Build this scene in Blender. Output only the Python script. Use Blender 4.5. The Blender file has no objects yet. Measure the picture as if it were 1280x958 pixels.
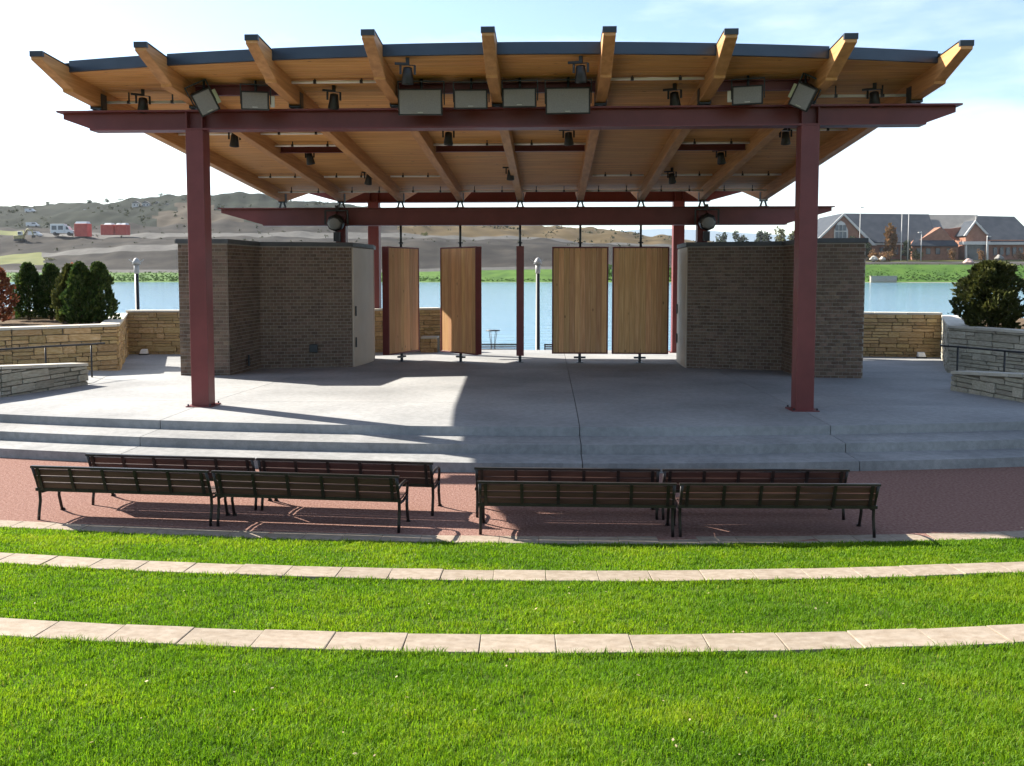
import bpy, bmesh, math, random
import numpy as np
from mathutils import Vector, Matrix
random.seed(7); rng = np.random.default_rng(7)
R = math.radians
scene = bpy.context.scene
col = scene.collection

# ------------------------------------------------------------------ camera
cam_d = bpy.data.cameras.new('camera'); cam = bpy.data.objects.new('camera', cam_d); col.objects.link(cam)
EYE = Vector((0, 0, 3.23)); YAW = math.atan(50/1100); PITCH = math.atan(70/1100)
cam.location = EYE; cam.rotation_euler = (math.pi/2 - PITCH, 0, YAW)
cam_d.sensor_width = 36; cam_d.lens = 36*1100/1280; cam_d.shift_y = -68/1280
cam_d.clip_start = .1; cam_d.clip_end = 9000
scene.camera = cam
scene.render.resolution_x = 1024; scene.render.resolution_y = 766

# ------------------------------------------------------------------ sky, sun, exposure
SUN_EL = R(34.9); SUN_AZ = R(-61.8)           # azimuth from +Y towards +X
world = bpy.data.worlds.new('World'); scene.world = world; world.use_nodes = True
nt = world.node_tree; N = nt.nodes; L = nt.links; N.clear()
out = N.new('ShaderNodeOutputWorld'); bg = N.new('ShaderNodeBackground'); bg.inputs[1].default_value = .074
sky = N.new('ShaderNodeTexSky'); sky.sky_type = 'NISHITA'; sky.sun_disc = False
sky.sun_elevation = SUN_EL; sky.sun_rotation = SUN_AZ
sky.air_density = 1.0; sky.dust_density = .55; sky.ozone_density = 1.7
tc = N.new('ShaderNodeTexCoord'); mp = N.new('ShaderNodeMapping'); mp.inputs['Scale'].default_value = (1.1, 1.1, 4.5)
no = N.new('ShaderNodeTexNoise'); no.inputs['Scale'].default_value = 1.7; no.inputs['Detail'].default_value = 6; no.inputs['Roughness'].default_value = .55
rp = N.new('ShaderNodeValToRGB'); rp.color_ramp.elements[0].position = .46; rp.color_ramp.elements[1].position = .82
mx = N.new('ShaderNodeMix'); mx.data_type = 'RGBA'
mx.inputs['B'].default_value = (7.0, 7.4, 7.8, 1)
L.new(tc.outputs['Generated'], mp.inputs[0]); L.new(mp.outputs[0], no.inputs['Vector']); L.new(no.outputs[0], rp.inputs[0])
L.new(rp.outputs[0], mx.inputs['Factor']); L.new(sky.outputs[0], mx.inputs['A']); L.new(mx.outputs['Result'], bg.inputs[0]); L.new(bg.outputs[0], out.inputs[0])
sd = bpy.data.lights.new('sun', 'SUN'); sd.energy = 5.0; sd.angle = R(.53); sd.color = (1, .93, .82)
sun = bpy.data.objects.new('sun', sd); col.objects.link(sun); sun.location = (-60, 60, 60)
SDIR = Vector((math.sin(SUN_AZ)*math.cos(SUN_EL), math.cos(SUN_AZ)*math.cos(SUN_EL), math.sin(SUN_EL)))
sun.rotation_euler = SDIR.to_track_quat('Z', 'Y').to_euler()
scene.view_settings.view_transform = 'Standard'; scene.view_settings.look = 'None'
scene.view_settings.exposure = 1.75; scene.view_settings.gamma = 1; scene.view_settings.use_curve_mapping = False

# ------------------------------------------------------------------ helpers
def sight(px, py, y):
    """World point seen at photo pixel (px, py) on the upright plane at depth y: a survey reading."""
    fw = Vector((-math.sin(YAW)*math.cos(PITCH), math.cos(YAW)*math.cos(PITCH), -math.sin(PITCH)))
    rt = Vector((math.cos(YAW), math.sin(YAW), 0)); up = rt.cross(fw)
    d = fw + rt*((px-640)/1100) + up*((411-py)/1100)
    return EYE + d*(y/d.y)

def floor_z(y):                              # the stage drains gently to the rear
    return .48 - .026*max(0, y-17.8)

class MB:
    def __init__(s): s.v = []; s.f = []
    def add(s, vs, fs):
        b = len(s.v); s.v += [tuple(v) for v in vs]; s.f += [tuple(i+b for i in f) for f in fs]
    def hexa(s, p):                          # 8 points: bottom ring 0-3, top ring 4-7
        s.add(p, [(3,2,1,0),(4,5,6,7),(0,1,5,4),(1,2,6,5),(2,3,7,6),(3,0,4,7)])
    def box(s, x0, x1, y0, y1, z0, z1):
        s.hexa([(x0,y0,z0),(x1,y0,z0),(x1,y1,z0),(x0,y1,z0),(x0,y0,z1),(x1,y0,z1),(x1,y1,z1),(x0,y1,z1)])
    def obox(s, c, ax, ay, az, hx, hy, hz):  # oriented box
        c = Vector(c); ax = Vector(ax)*hx; ay = Vector(ay)*hy; az = Vector(az)*hz
        s.hexa([c-ax-ay-az, c+ax-ay-az, c+ax+ay-az, c-ax+ay-az, c-ax-ay+az, c+ax-ay+az, c+ax+ay+az, c-ax+ay+az])
    def bar(s, a, b, w, h, upv=(0,0,1)):     # rectangular bar from a to b
        a = Vector(a); b = Vector(b); d = (b-a); l = d.length; d.normalize()
        sx = d.cross(Vector(upv))
        if sx.length < 1e-4: sx = d.cross(Vector((1,0,0)))
        sx.normalize(); sz = sx.cross(d)
        s.obox((a+b)/2, sx, d, sz, w/2, l/2, h/2)
    def tube(s, pts, r, n=8, r2=None, cap=True):
        pts = [Vector(p) for p in pts]; m = len(pts); rings = []; ref = None
        for i, p in enumerate(pts):
            d = (pts[min(i+1, m-1)] - pts[max(i-1, 0)]).normalized()
            if ref is None:
                ref = d.orthogonal().normalized()
            a = (ref - d*ref.dot(d)).normalized(); ref = a; b = d.cross(a)
            rr = r[i] if isinstance(r, (list, tuple)) else (r if r2 is None else r + (r2-r)*i/(m-1))
            rings.append([p + (a*math.cos(2*math.pi*k/n) + b*math.sin(2*math.pi*k/n))*rr for k in range(n)])
        vs = [v for g in rings for v in g]; fs = []
        for i in range(m-1):
            for k in range(n):
                k2 = (k+1) % n; fs.append((i*n+k, i*n+k2, (i+1)*n+k2, (i+1)*n+k))
        if cap: fs += [tuple(range(n))[::-1], tuple(range((m-1)*n, m*n))]
        s.add(vs, fs)
    def prism(s, poly, fn0, fn1):            # polygon extruded: fn0/fn1 map 2-D points to the two end faces
        n = len(poly); a = [fn0(p) for p in poly]; b = [fn1(p) for p in poly]
        s.add(a+b, [tuple(range(n))[::-1], tuple(range(n, 2*n))] + [(i, (i+1) % n, n+(i+1) % n, n+i) for i in range(n)])
    def mesh(s, name, mat=None, smooth=False):
        me = bpy.data.meshes.new(name); me.from_pydata(s.v, [], s.f)
        bm = bmesh.new(); bm.from_mesh(me); bmesh.ops.recalc_face_normals(bm, faces=bm.faces); bm.to_mesh(me); bm.free()
        if mat: me.materials.append(mat)
        if smooth:
            for p in me.polygons: p.use_smooth = True
        return me
    def build(s, name, mat, parent=None, smooth=False, bevel=0):
        o = bpy.data.objects.new(name, s.mesh(name, mat, smooth)); col.objects.link(o)
        if parent: o.parent = parent
        if bevel:
            b = o.modifiers.new('bevel', 'BEVEL'); b.width = bevel; b.segments = 1; b.limit_method = 'ANGLE'
        return o

def tag(o, label=None, cat=None, group=None, kind=None):
    if label: o['label'] = label
    if cat: o['category'] = cat
    if group: o['group'] = group
    if kind: o['kind'] = kind
    return o
def empty(name, loc, rz=0, label=None, cat=None, group=None):
    o = bpy.data.objects.new(name, None); col.objects.link(o); o.location = loc; o.rotation_euler = (0,0,rz)
    o.empty_display_size = .2
    return tag(o, label, cat, group)
def inst(name, mesh, parent=None, loc=(0,0,0), rot=(0,0,0), scale=(1,1,1)):
    o = bpy.data.objects.new(name, mesh); col.objects.link(o)
    o.location = loc; o.rotation_euler = rot; o.scale = scale
    if parent: o.parent = parent
    return o
def copy_tree(o, parent=None):
    c = o.copy(); col.objects.link(c)
    if parent: c.parent = parent
    for ch in list(o.children): copy_tree(ch, c)
    return c

# ------------------------------------------------------------------ materials
def srgb(r, g, b):
    f = lambda u: (u/255/12.92) if u/255 <= .04045 else ((u/255+.055)/1.055)**2.4
    return (f(r), f(g), f(b), 1)
def material(name, c1, c2=None, scale=6, rough=.7, bump=0, bscale=None, metal=0, detail=5, stretch=(1,1,1), island=0, coords='Object', spec=.4, c3=None, pos=(.3,.7), transl=0, bdist=.02, knots=None, stain=0):
    m = bpy.data.materials.new(name); m.use_nodes = True; t = m.node_tree; n = t.nodes; l = t.links
    b = n['Principled BSDF']; b.inputs['Roughness'].default_value = rough; b.inputs['Metallic'].default_value = metal
    b.inputs['Specular IOR Level'].default_value = spec if rough < .8 else (.12 if rough < .94 else .03)
    K = .72                                  # one albedo scale for the whole palette
    sc = lambda c: tuple(u*K for u in c[:3])+(1,)
    c2 = sc(c2 or c1); c1 = sc(c1); c3 = sc(c3) if c3 else None
    tcn = n.new('ShaderNodeTexCoord'); src = tcn.outputs[coords]
    if coords == 'Position':
        pass
    mpn = n.new('ShaderNodeMapping'); mpn.inputs['Scale'].default_value = stretch; l.new(src, mpn.inputs[0])
    if island:                               # shift the pattern on every separate piece
        g = n.new('ShaderNodeNewGeometry'); oi = n.new('ShaderNodeObjectInfo')
        ad = n.new('ShaderNodeMath'); ad.operation = 'ADD'; l.new(g.outputs['Random Per Island'], ad.inputs[0]); l.new(oi.outputs['Random'], ad.inputs[1])
        fr = n.new('ShaderNodeMath'); fr.operation = 'FRACT'; l.new(ad.outputs[0], fr.inputs[0])
        mu = n.new('ShaderNodeMath'); mu.operation = 'MULTIPLY'; mu.inputs[1].default_value = 37; l.new(fr.outputs[0], mu.inputs[0])
        cx = n.new('ShaderNodeCombineXYZ'); [l.new(mu.outputs[0], cx.inputs[i]) for i in range(3)]
        l.new(cx.outputs[0], mpn.inputs['Location'])
    nz = n.new('ShaderNodeTexNoise'); nz.inputs['Scale'].default_value = scale; nz.inputs['Detail'].default_value = detail
    l.new(mpn.outputs[0], nz.inputs['Vector'])
    cr = n.new('ShaderNodeValToRGB'); e = cr.color_ramp.elements; e[0].position, e[1].position = pos; e[0].color = c1; e[1].color = c2
    if c3:
        x = e.new((pos[0]+pos[1])/2); x.color = tuple(c3[:3])+(1,)
    l.new(nz.outputs[0], cr.inputs[0]); colr = cr.outputs[0]
    if island:
        hv = n.new('ShaderNodeHueSaturation'); mr = n.new('ShaderNodeMapRange'); mr.inputs['To Min'].default_value = 1-island; mr.inputs['To Max'].default_value = 1+island
        l.new(fr.outputs[0], mr.inputs[0]); l.new(mr.outputs[0], hv.inputs['Value'])
        f2 = n.new('ShaderNodeMath'); f2.operation = 'MULTIPLY'; f2.inputs[1].default_value = 7.31; l.new(fr.outputs[0], f2.inputs[0])
        f3 = n.new('ShaderNodeMath'); f3.operation = 'FRACT'; l.new(f2.outputs[0], f3.inputs[0])
        m3 = n.new('ShaderNodeMapRange'); m3.inputs['To Min'].default_value = .5-island*.035; m3.inputs['To Max'].default_value = .5+island*.035
        l.new(f3.outputs[0], m3.inputs[0]); l.new(m3.outputs[0], hv.inputs['Hue'])
        l.new(colr, hv.inputs['Color']); colr = hv.outputs[0]
    if knots:                                # dark oval knots scattered along the boards
        m4 = n.new('ShaderNodeMapping'); m4.inputs['Scale'].default_value = knots; l.new(src, m4.inputs[0])
        if island: l.new(cx.outputs[0], m4.inputs['Location'])
        vo = n.new('ShaderNodeTexVoronoi'); vo.inputs['Scale'].default_value = 1; l.new(m4.outputs[0], vo.inputs['Vector'])
        kr = n.new('ShaderNodeMapRange'); kr.inputs['From Min'].default_value = .03; kr.inputs['From Max'].default_value = .10; kr.inputs['To Min'].default_value = .35; kr.inputs['To Max'].default_value = 1
        l.new(vo.outputs['Distance'], kr.inputs[0])
        mk = n.new('ShaderNodeMix'); mk.data_type = 'RGBA'; mk.blend_type = 'MULTIPLY'; mk.inputs['Factor'].default_value = 1
        l.new(colr, mk.inputs['A']); l.new(kr.outputs[0], mk.inputs['B']); colr = mk.outputs['Result']
    if stain:                                # broad weather stains and fine speckle
        for (sc_, amt, f0, f1) in ((.35, stain, .35, .62), (9, stain*.5, .4, .6), (120, stain*.6, .4, .6)):
            sn = n.new('ShaderNodeTexNoise'); sn.inputs['Scale'].default_value = sc_; sn.inputs['Detail'].default_value = 8; l.new(src, sn.inputs['Vector'])
            sr = n.new('ShaderNodeMapRange'); sr.inputs['From Min'].default_value = f0; sr.inputs['From Max'].default_value = f1; sr.inputs['To Min'].default_value = 1-amt; sr.inputs['To Max'].default_value = 1+amt*.3
            l.new(sn.outputs[0], sr.inputs[0]); mk = n.new('ShaderNodeMix'); mk.data_type = 'RGBA'; mk.blend_type = 'MULTIPLY'; mk.inputs['Factor'].default_value = 1
            l.new(colr, mk.inputs['A']); l.new(sr.outputs[0], mk.inputs['B']); colr = mk.outputs['Result']
    l.new(colr, b.inputs['Base Color'])
    if bump:
        bn = n.new('ShaderNodeTexNoise'); bn.inputs['Scale'].default_value = bscale or scale*4; bn.inputs['Detail'].default_value = 6
        l.new(mpn.outputs[0], bn.inputs['Vector'])
        bp = n.new('ShaderNodeBump'); bp.inputs['Strength'].default_value = bump; bp.inputs['Distance'].default_value = bdist
        l.new(bn.outputs[0], bp.inputs['Height']); l.new(bp.outputs[0], b.inputs['Normal'])
    if transl:
        tr = n.new('ShaderNodeBsdfTranslucent'); ms = n.new('ShaderNodeMixShader'); ms.inputs[0].default_value = transl
        l.new(colr, tr.inputs[0]); l.new(b.outputs[0], ms.inputs[1]); l.new(tr.outputs[0], ms.inputs[2]); l.new(ms.outputs[0], n['Material Output'].inputs[0])
    m['color_out'] = 0
    return m

M = {}
M['maroon'] = material('maroon_paint', (.165,.030,.030), (.22,.044,.044), 1.6, .45, .05, 30, spec=.4, stain=.10)
M['glulam'] = material('glulam_timber', (.48,.225,.07), (.72,.37,.135), 3, .55, .12, 30, stretch=(3,.35,7), island=.12, c3=(.60,.29,.10))
M['deck'] = material('deck_boards', (.58,.27,.075), (.82,.42,.135), 2.5, .6, .1, 20, stretch=(.35,3,3), island=.10, c3=(.70,.345,.105), knots=(1.7,2.6,.1))
M['plank'] = material('cedar_plank', (.62,.33,.14), (.86,.52,.25), 4, .6, .12, 30, stretch=(1.3,.2,1.0), island=.22, c3=(.74,.40,.17), knots=(.5,.1,5.0))
M['fascia'] = material('blue_grey_metal_edge', (.035,.055,.085), (.055,.08,.115), 1.5, .35, metal=.3)
M['capmetal'] = material('dark_metal_cap', (.03,.04,.05), (.05,.06,.07), 4, .4, metal=.4)
M['black'] = material('black_metal', (.012,.012,.014), (.025,.026,.028), 8, .45, metal=.1)
M['blacksteel'] = material('bench_black_steel', (.018,.014,.013), (.036,.028,.026), 8, .38, metal=.2)
M['chrome'] = material('bright_steel', (.55,.55,.56), (.7,.7,.7), 5, .3, metal=.7)
M['grille'] = material('speaker_grille', (.24,.235,.225), (.31,.305,.29), 60, .6, .3, 400)
M['conduit'] = material('white_conduit', (.95,.93,.88), (1.0,.99,.95), 4, .4)
M['lampgrey'] = material('lamp_grey_metal', (.34,.34,.33), (.44,.44,.43), 4, .5)
M['benchwood'] = material('bench_slat_wood', (.060,.026,.019), (.115,.050,.036), 5, .55, .1, 40, stretch=(.5,4,4), island=.25)
M['concrete'] = material('stage_concrete', (.35,.355,.355), (.43,.43,.425), .55, .85, .18, 60, c3=(.39,.395,.395), coords='Object', island=.03, bdist=.004, stain=.20)
M['riser'] = material('step_concrete', (.32,.325,.325), (.42,.42,.415), 1.1, .85, .2, 50, island=.03, bdist=.004, stain=.24)
M['kerb'] = material('kerb_limestone', (.34,.27,.20), (.46,.385,.305), 5, .8, .25, 60, island=.07, bdist=.004, stain=.16)
M['stone'] = material('limestone_block', (.40,.26,.11), (.62,.46,.26), 5, .85, .5, 24, island=.24, bdist=.02, c3=(.52,.36,.175))
M['greystone'] = material('greyer_limestone_block', (.36,.33,.26), (.58,.55,.45), 5, .85, .5, 24, island=.2, bdist=.02, c3=(.48,.445,.355))
M['mortar'] = material('wall_mortar', (.22,.19,.15), (.30,.26,.2), 8, .95, .3, 60)
M['coping'] = material('limestone_coping', (.56,.52,.44), (.70,.66,.57), 4, .8, .2, 50, island=.08, bdist=.006)
M['brick'] = material('brown_grey_brick', (.125,.083,.058), (.215,.15,.11), 9, .85, .3, 90, island=.30, bdist=.004)
M['brickmortar'] = material('brick_mortar', (.34,.305,.265), (.41,.37,.325), 12, .95, .2, 80)
M['darkcap'] = material('dark_coping', (.045,.05,.055), (.075,.08,.085), 4, .6)
M['doorpaint'] = material('door_paint', (.56,.46,.36), (.63,.53,.42), 2, .5)
M['plaza'] = material('crushed_red_stone', (.215,.115,.092), (.37,.24,.20), 26, .95, .9, 45, c3=(.29,.165,.135), bdist=.02, detail=9)
M['soil'] = material('planter_soil', (.10,.07,.05), (.2,.15,.10), 8, .95, .6, 30)
M['lawnbase'] = material('lawn_soil', (.045,.075,.014), (.085,.13,.022), 7, .95, .5, 50)
M['bark'] = material('bark', (.07,.05,.035), (.14,.10,.07), 10, .9, .5, 40)

# ------------------------------------------------------------------ stage, steps, plaza
XC = -1.05
def arc_y(x, y0, r): return y0 + (x-XC)**2/(2*r)
EDGES = [(15.56, 48, .48), (14.76, 50, .32), (14.03, 47, .16)]
def strip(name, mat, x0, x1, front, back, zf, drop, nx, ny=1, parent=None, lip=0):
    """A slab between two depth curves with a front face of the given drop."""
    m = MB(); xs = np.linspace(x0, x1, nx+1); vs = []; fs = []
    for x in xs:
        f, b = front(x), back(x)
        for j in range(ny+1):
            y = f + (b-f)*j/ny; vs.append((x, y, zf(y)))
        vs.append((x, f, zf(f)-drop)); vs.append((x, b, zf(b)-drop))
    k = ny+3
    for i in range(nx):
        a, b = i*k, (i+1)*k
        for j in range(ny): fs.append((a+j, b+j, b+j+1, a+j+1))
        fs.append((a, a+ny+1, b+ny+1, b)); fs.append((a+ny, b+ny, b+ny+2, a+ny+2))
        fs.append((a+ny+1, a+ny+2, b+ny+2, b+ny+1))
    for i in (0, nx):
        a = i*k; fs.append(tuple([a+j for j in range(ny+1)] + [a+ny+2, a+ny+1]))
    m.add(vs, fs)
    return m.build(name, mat, parent)
stage = tag(empty('stage', (0,0,0)), kind='structure', label='pale concrete stage floor with curved front steps')
# slabs between radial saw-cut joints
JX = [-30, -22, -14, -7.30, .50, 5.02, 13, 21, 29]
g = .007
for i in range(len(JX)-1):
    a, b = JX[i]+g, JX[i+1]-g
    strip('slab', M['concrete'], a, b, lambda x: arc_y(x, EDGES[0][0], EDGES[0][1]), lambda x: 18.6, floor_z, .16, 12, 3, stage)
    strip('slab', M['concrete'], a, b, lambda x: 18.6+2*g, lambda x: 27.0, floor_z, .16, 2, 6, stage)
    strip('slab', M['concrete'], a, b, lambda x: 27.0+2*g, lambda x: 36.9, floor_z, .3, 2, 6, stage)
    strip('step', M['riser'], a, b, lambda x: arc_y(x, EDGES[1][0], EDGES[1][1]), lambda x: arc_y(x, EDGES[0][0], EDGES[0][1])+.25, lambda y: .32, .16, 12, 1, stage)
    strip('step', M['riser'], a, b, lambda x: arc_y(x, EDGES[2][0], EDGES[2][1]), lambda x: arc_y(x, EDGES[1][0], EDGES[1][1])+.25, lambda y: .16, .18, 12, 1, stage)
m = MB(); m.box(-30, 29, 16.2, 36.8, -1.3, -.03); m.build('stage_base', M['riser'], stage)
# plaza of crushed red stone
pl = MB(); xs = np.linspace(-26, 24, 51); ys = np.linspace(0, 1, 9); vs = []
for x in xs:
    f, b = arc_y(x, 10.40, 47), arc_y(x, 14.25, 47)
    for t in ys: vs.append((x, f+(b-f)*t, 0))
pl.add(vs, [(i*9+j, (i+1)*9+j, (i+1)*9+j+1, i*9+j+1) for i in range(50) for j in range(8)])
tag(pl.build('plaza', M['plaza']), 'reddish crushed stone plaza between the lawn and the steps', kind='structure')

# ------------------------------------------------------------------ ground, lake, promenade
gm = MB(); gm.box(-6000, 6000, -400, 9000, -6, -3.0)
M['ground'] = material('open_ground', (.10,.085,.05), (.16,.14,.085), .05, .95, .3, 2)
tag(gm.build('ground', M['ground']), 'open ground under the lake and hills', kind='structure')
pm = MB(); pm.box(-60, 60, 36.9, 44.5, -1.4, -.85)
tag(pm.build('promenade', M['riser']), 'lower lakeside concrete promenade behind the stage', kind='structure')
sm = MB(); sm.box(-60, -30.2, -12, 36.8, -1.5, -.05); sm.box(29.2, 60, -12, 36.8, -1.5, -.05)
tag(sm.build('side_lawn', M['lawnbase']), 'grass ground beside the stage', kind='structure')
def water_mat():
    m = bpy.data.materials.new('lake_water'); m.use_nodes = True; t = m.node_tree; n = t.nodes; l = t.links; b = n['Principled BSDF']
    b.inputs['Base Color'].default_value = (.11,.23,.34,1); b.inputs['Roughness'].default_value = .1; b.inputs['IOR'].default_value = 1.33
    tcn = n.new('ShaderNodeTexCoord'); bp = n.new('ShaderNodeBump'); bp.inputs['Strength'].default_value = .6; bp.inputs['Distance'].default_value = .25
    mp1 = n.new('ShaderNodeMapping'); mp1.inputs['Scale'].default_value = (.35, 1.1, 1); l.new(tcn.outputs['Object'], mp1.inputs[0])
    n1 = n.new('ShaderNodeTexNoise'); n1.inputs['Scale'].default_value = 1.1; n1.inputs['Detail'].default_value = 6; l.new(mp1.outputs[0], n1.inputs['Vector'])
    l.new(n1.outputs[0], bp.inputs['Height']); l.new(bp.outputs[0], b.inputs['Normal'])
    return m
wm = MB(); wm.add([(-900,44.4,-1.2),(900,44.4,-1.2),(900,415,-1.2),(-900,415,-1.2)], [(0,1,2,3)])
tag(wm.build('lake', water_mat()), 'calm pale blue lake behind the stage', kind='structure')

# ------------------------------------------------------------------ far shore and hills
D0 = 1.14
TX = [-700, -250, 0, 60, 120, 180, 240, 300, 375, 450, 520, 600, 680, 760, 820, 880, 1000, 1080, 1180, 1280, 1500, 2000]
rows = [(395, [354]*22),
 (400, [353]*22),
 (428, [341,341,341,341,341,341,341,341,341,341,340,338,337,336,335,334,333,331,331,332,332,332]),
 (455, [331,331,331,331,330,330,330,330,330,330,329,327,326,326,327,328,328,328,328,328,328,328]),
 (500, [320,320,320,315,310,307,304,303,303,303,303,305,308,310,315,320,323,325,325,325,325,325]),
 (545, [298,298,298,297,297,297,297,297,297,297,298,299,301,304,309,314,319,321,321,321,321,321]),
 (600, [285,285,286,284,282,281,280,279,279,280,283,287,291,295,302,309,317,319,319,319,319,319]),
 (680, [274,274,273,270,267,265,263,262,263,266,275,281,286,291,299,306,315,318,318,318,318,318]),
 (800, [258,258,257,256,254,248,243,242,250,258,275,281,284,287,296,303,314,317,317,317,317,317]),
 (1000,[268,268,266,266,264,262,260,262,266,270,280,287,290,294,300,306,314,317,317,317,317,317]),
 (2600,[320,320,320,320,320,320,320,320,320,320,320,320,320,320,320,320,320,320,320,320,320,320])]
import mathutils.noise as mn
tv = []; sub = 6
from math import sin
def lerp_row(py, k): 
    i = min(int(k), 20); f = k-i; f = f*f*(3-2*f); return py[i]*(1-f)+py[i+1]*f
NXT = 21*sub*5
grid = []
import mathutils.noise as mn
for ri in range(len(rows)-1):
    for s in range(sub):
        f = s/sub; d = rows[ri][0]*(1-f)+rows[ri+1][0]*f; line = []
        for c in range(NXT+1):
            k = c*21/NXT; px = TX[min(int(k),20)]+(k-min(int(k),20))*(TX[min(int(k),20)+1]-TX[min(int(k),20)])
            py = lerp_row(rows[ri][1], k)*(1-f)+lerp_row(rows[ri+1][1], k)*f
            p = sight(px, py, d)
            if ri >= 3: p.z += mn.noise(Vector((p.x*.02, p.y*.02, 1)))*2.2 + mn.noise(Vector((p.x*.07, p.y*.07, 5)))*.9 if ri > 4 else 0
            if ri >= 3: p.z += (.9*sin(p.x*.071+d*.05)+.7*sin(p.x*.19-d*.031)+.5*sin(p.x*.37+d*.11))*(.4 if ri < 6 else 1.0)*(.3 if px > 900 else 1)
            line.append((p, px, d, ri))
        grid.append(line)
zones = {'shore_rock': material('shore_rock', (.20,.18,.15), (.33,.30,.26), .8, .9),
 'bank_grass': material('bank_grass', (.045,.105,.015), (.10,.19,.03), .15, .9, c3=(.07,.15,.02)),
 'dirt': material('grey_brown_dirt', (.034,.033,.032), (.075,.068,.06), .06, .95, c3=(.050,.047,.043)),
 'darkhill': material('dark_scrub_hill', (.010,.016,.012), (.032,.038,.027), .035, .95, c3=(.018,.025,.019)),
 'tanhill': material('dry_grass_hill', (.08,.06,.033), (.14,.105,.06), .05, .95, c3=(.105,.08,.043)),
 'paledirt': material('pale_cut_slope', (.062,.052,.04), (.10,.085,.065), .08, .95),
 'lawn_far': material('far_lawn', (.075,.09,.02), (.12,.125,.035), .08, .9),
 'drive': material('far_gravel_road', (.075,.073,.068), (.11,.107,.10), .3, .9),
 'olive': material('olive_field', (.09,.11,.02), (.14,.15,.03), .1, .9)}
zm = {k: MB() for k in zones}
zname = list(zones); V = []; F = []; FM = []
for line in grid: V += [tuple(q[0]) for q in line]
W1 = NXT+1
for j in range(len(grid)-1):
    for c in range(NXT):
        p, px, d, ri = grid[j][c]
        s = (j % sub)//2; q = mn.noise(Vector((p.x*.03, p.y*.03, 3)))
        px = px + q*22
        if ri == 0: z = 'shore_rock'
        elif ri == 1: z = 'bank_grass'
        elif px > 900:
            z = 'drive' if (ri == 2 and s == 2) else ('dirt' if ri == 2 or (ri == 3 and s == 0) else 'lawn_far')
        elif ri == 2: z = 'dirt' if s else 'drive'
        elif ri == 3: z = 'olive' if px < 50 else ('dirt' if s < 2 or px > 300 else 'drive')
        elif ri == 4: z = 'dirt'
        elif ri == 5: z = 'drive' if s == 0 and px > 30 else ('olive' if px < 20 and s == 1 else ('tanhill' if px > 500 else 'dirt'))
        elif ri == 6: z = 'tanhill' if px > 480 else ('paledirt' if 195 < px < 300 else 'darkhill')
        elif ri == 7: z = 'tanhill' if px > 470 else ('paledirt' if 215 < px < 270 and s == 0 else 'darkhill')
        else: z = 'darkhill' if px < 470 else 'tanhill'
        F.append((j*W1+c, j*W1+c+1, (j+1)*W1+c+1, (j+1)*W1+c)); FM.append(zname.index(z))
me = bpy.data.meshes.new('hills'); me.from_pydata(V, [], F)
for k in zname: me.materials.append(zones[k])
me.polygons.foreach_set('material_index', FM); me.polygons.foreach_set('use_smooth', [True]*len(F))
hills = bpy.data.objects.new('hills', me); col.objects.link(hills)
tag(hills, 'far shore with grass bank, bare dirt works and scrubby hillside', kind='structure')
# hill on the horizon, the blue of haze put into its colour
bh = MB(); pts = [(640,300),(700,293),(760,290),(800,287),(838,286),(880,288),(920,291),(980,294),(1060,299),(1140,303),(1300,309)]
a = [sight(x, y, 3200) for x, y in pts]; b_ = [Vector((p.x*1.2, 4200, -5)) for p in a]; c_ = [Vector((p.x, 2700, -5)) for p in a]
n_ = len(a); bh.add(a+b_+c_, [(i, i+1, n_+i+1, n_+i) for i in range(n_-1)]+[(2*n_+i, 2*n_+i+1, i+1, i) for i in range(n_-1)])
M['bluehill'] = material('haze_tinted_hill', (.20,.27,.34), (.25,.32,.38), .002, .95)
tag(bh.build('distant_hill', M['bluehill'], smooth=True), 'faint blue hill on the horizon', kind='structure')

# ------------------------------------------------------------------ lawns and stone kerbs
KERBS = [(10.60, 10.33, 47, 0.0, .30), (8.06, 7.78, 33, .45, .30), (5.57, 5.30, 27, .88, .32)]
lawns = []
def lawn_patch(name, label, y_near, y_far, z_near, z_far, rn, rf, half):
    m = MB(); nx, ny = 40, 8; vs = []
    for i in range(nx+1):
        x = XC - half + 2*half*i/nx
        yn = y_near + (x-XC)**2/(2*rn) if rn else y_near
        yf = y_far + (x-XC)**2/(2*rf)
        for j in range(ny+1):
            t = j/ny; vs.append((x, yn+(yf-yn)*t, z_near+(z_far-z_near)*t))
    m.add(vs, [(i*(ny+1)+j, (i+1)*(ny+1)+j, (i+1)*(ny+1)+j+1, i*(ny+1)+j+1) for i in range(nx) for j in range(ny)])
    o = m.build(name, M['lawnbase'], smooth=True); tag(o, label, kind='structure'); return o
lawn_patch('lawn', 'lowest lawn terrace beside the plaza edge', 8.06, 10.33, .27, -.015, 33, 47, 14)
lawn_patch('lawn', 'middle lawn terrace between the two upper kerbs', 5.57, 7.78, .66, .425, 27, 33, 12)
lawn_patch('lawn', 'front lawn slope nearest the camera', -3, 5.30, 2.0, .855, 0, 27, 12)

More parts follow.
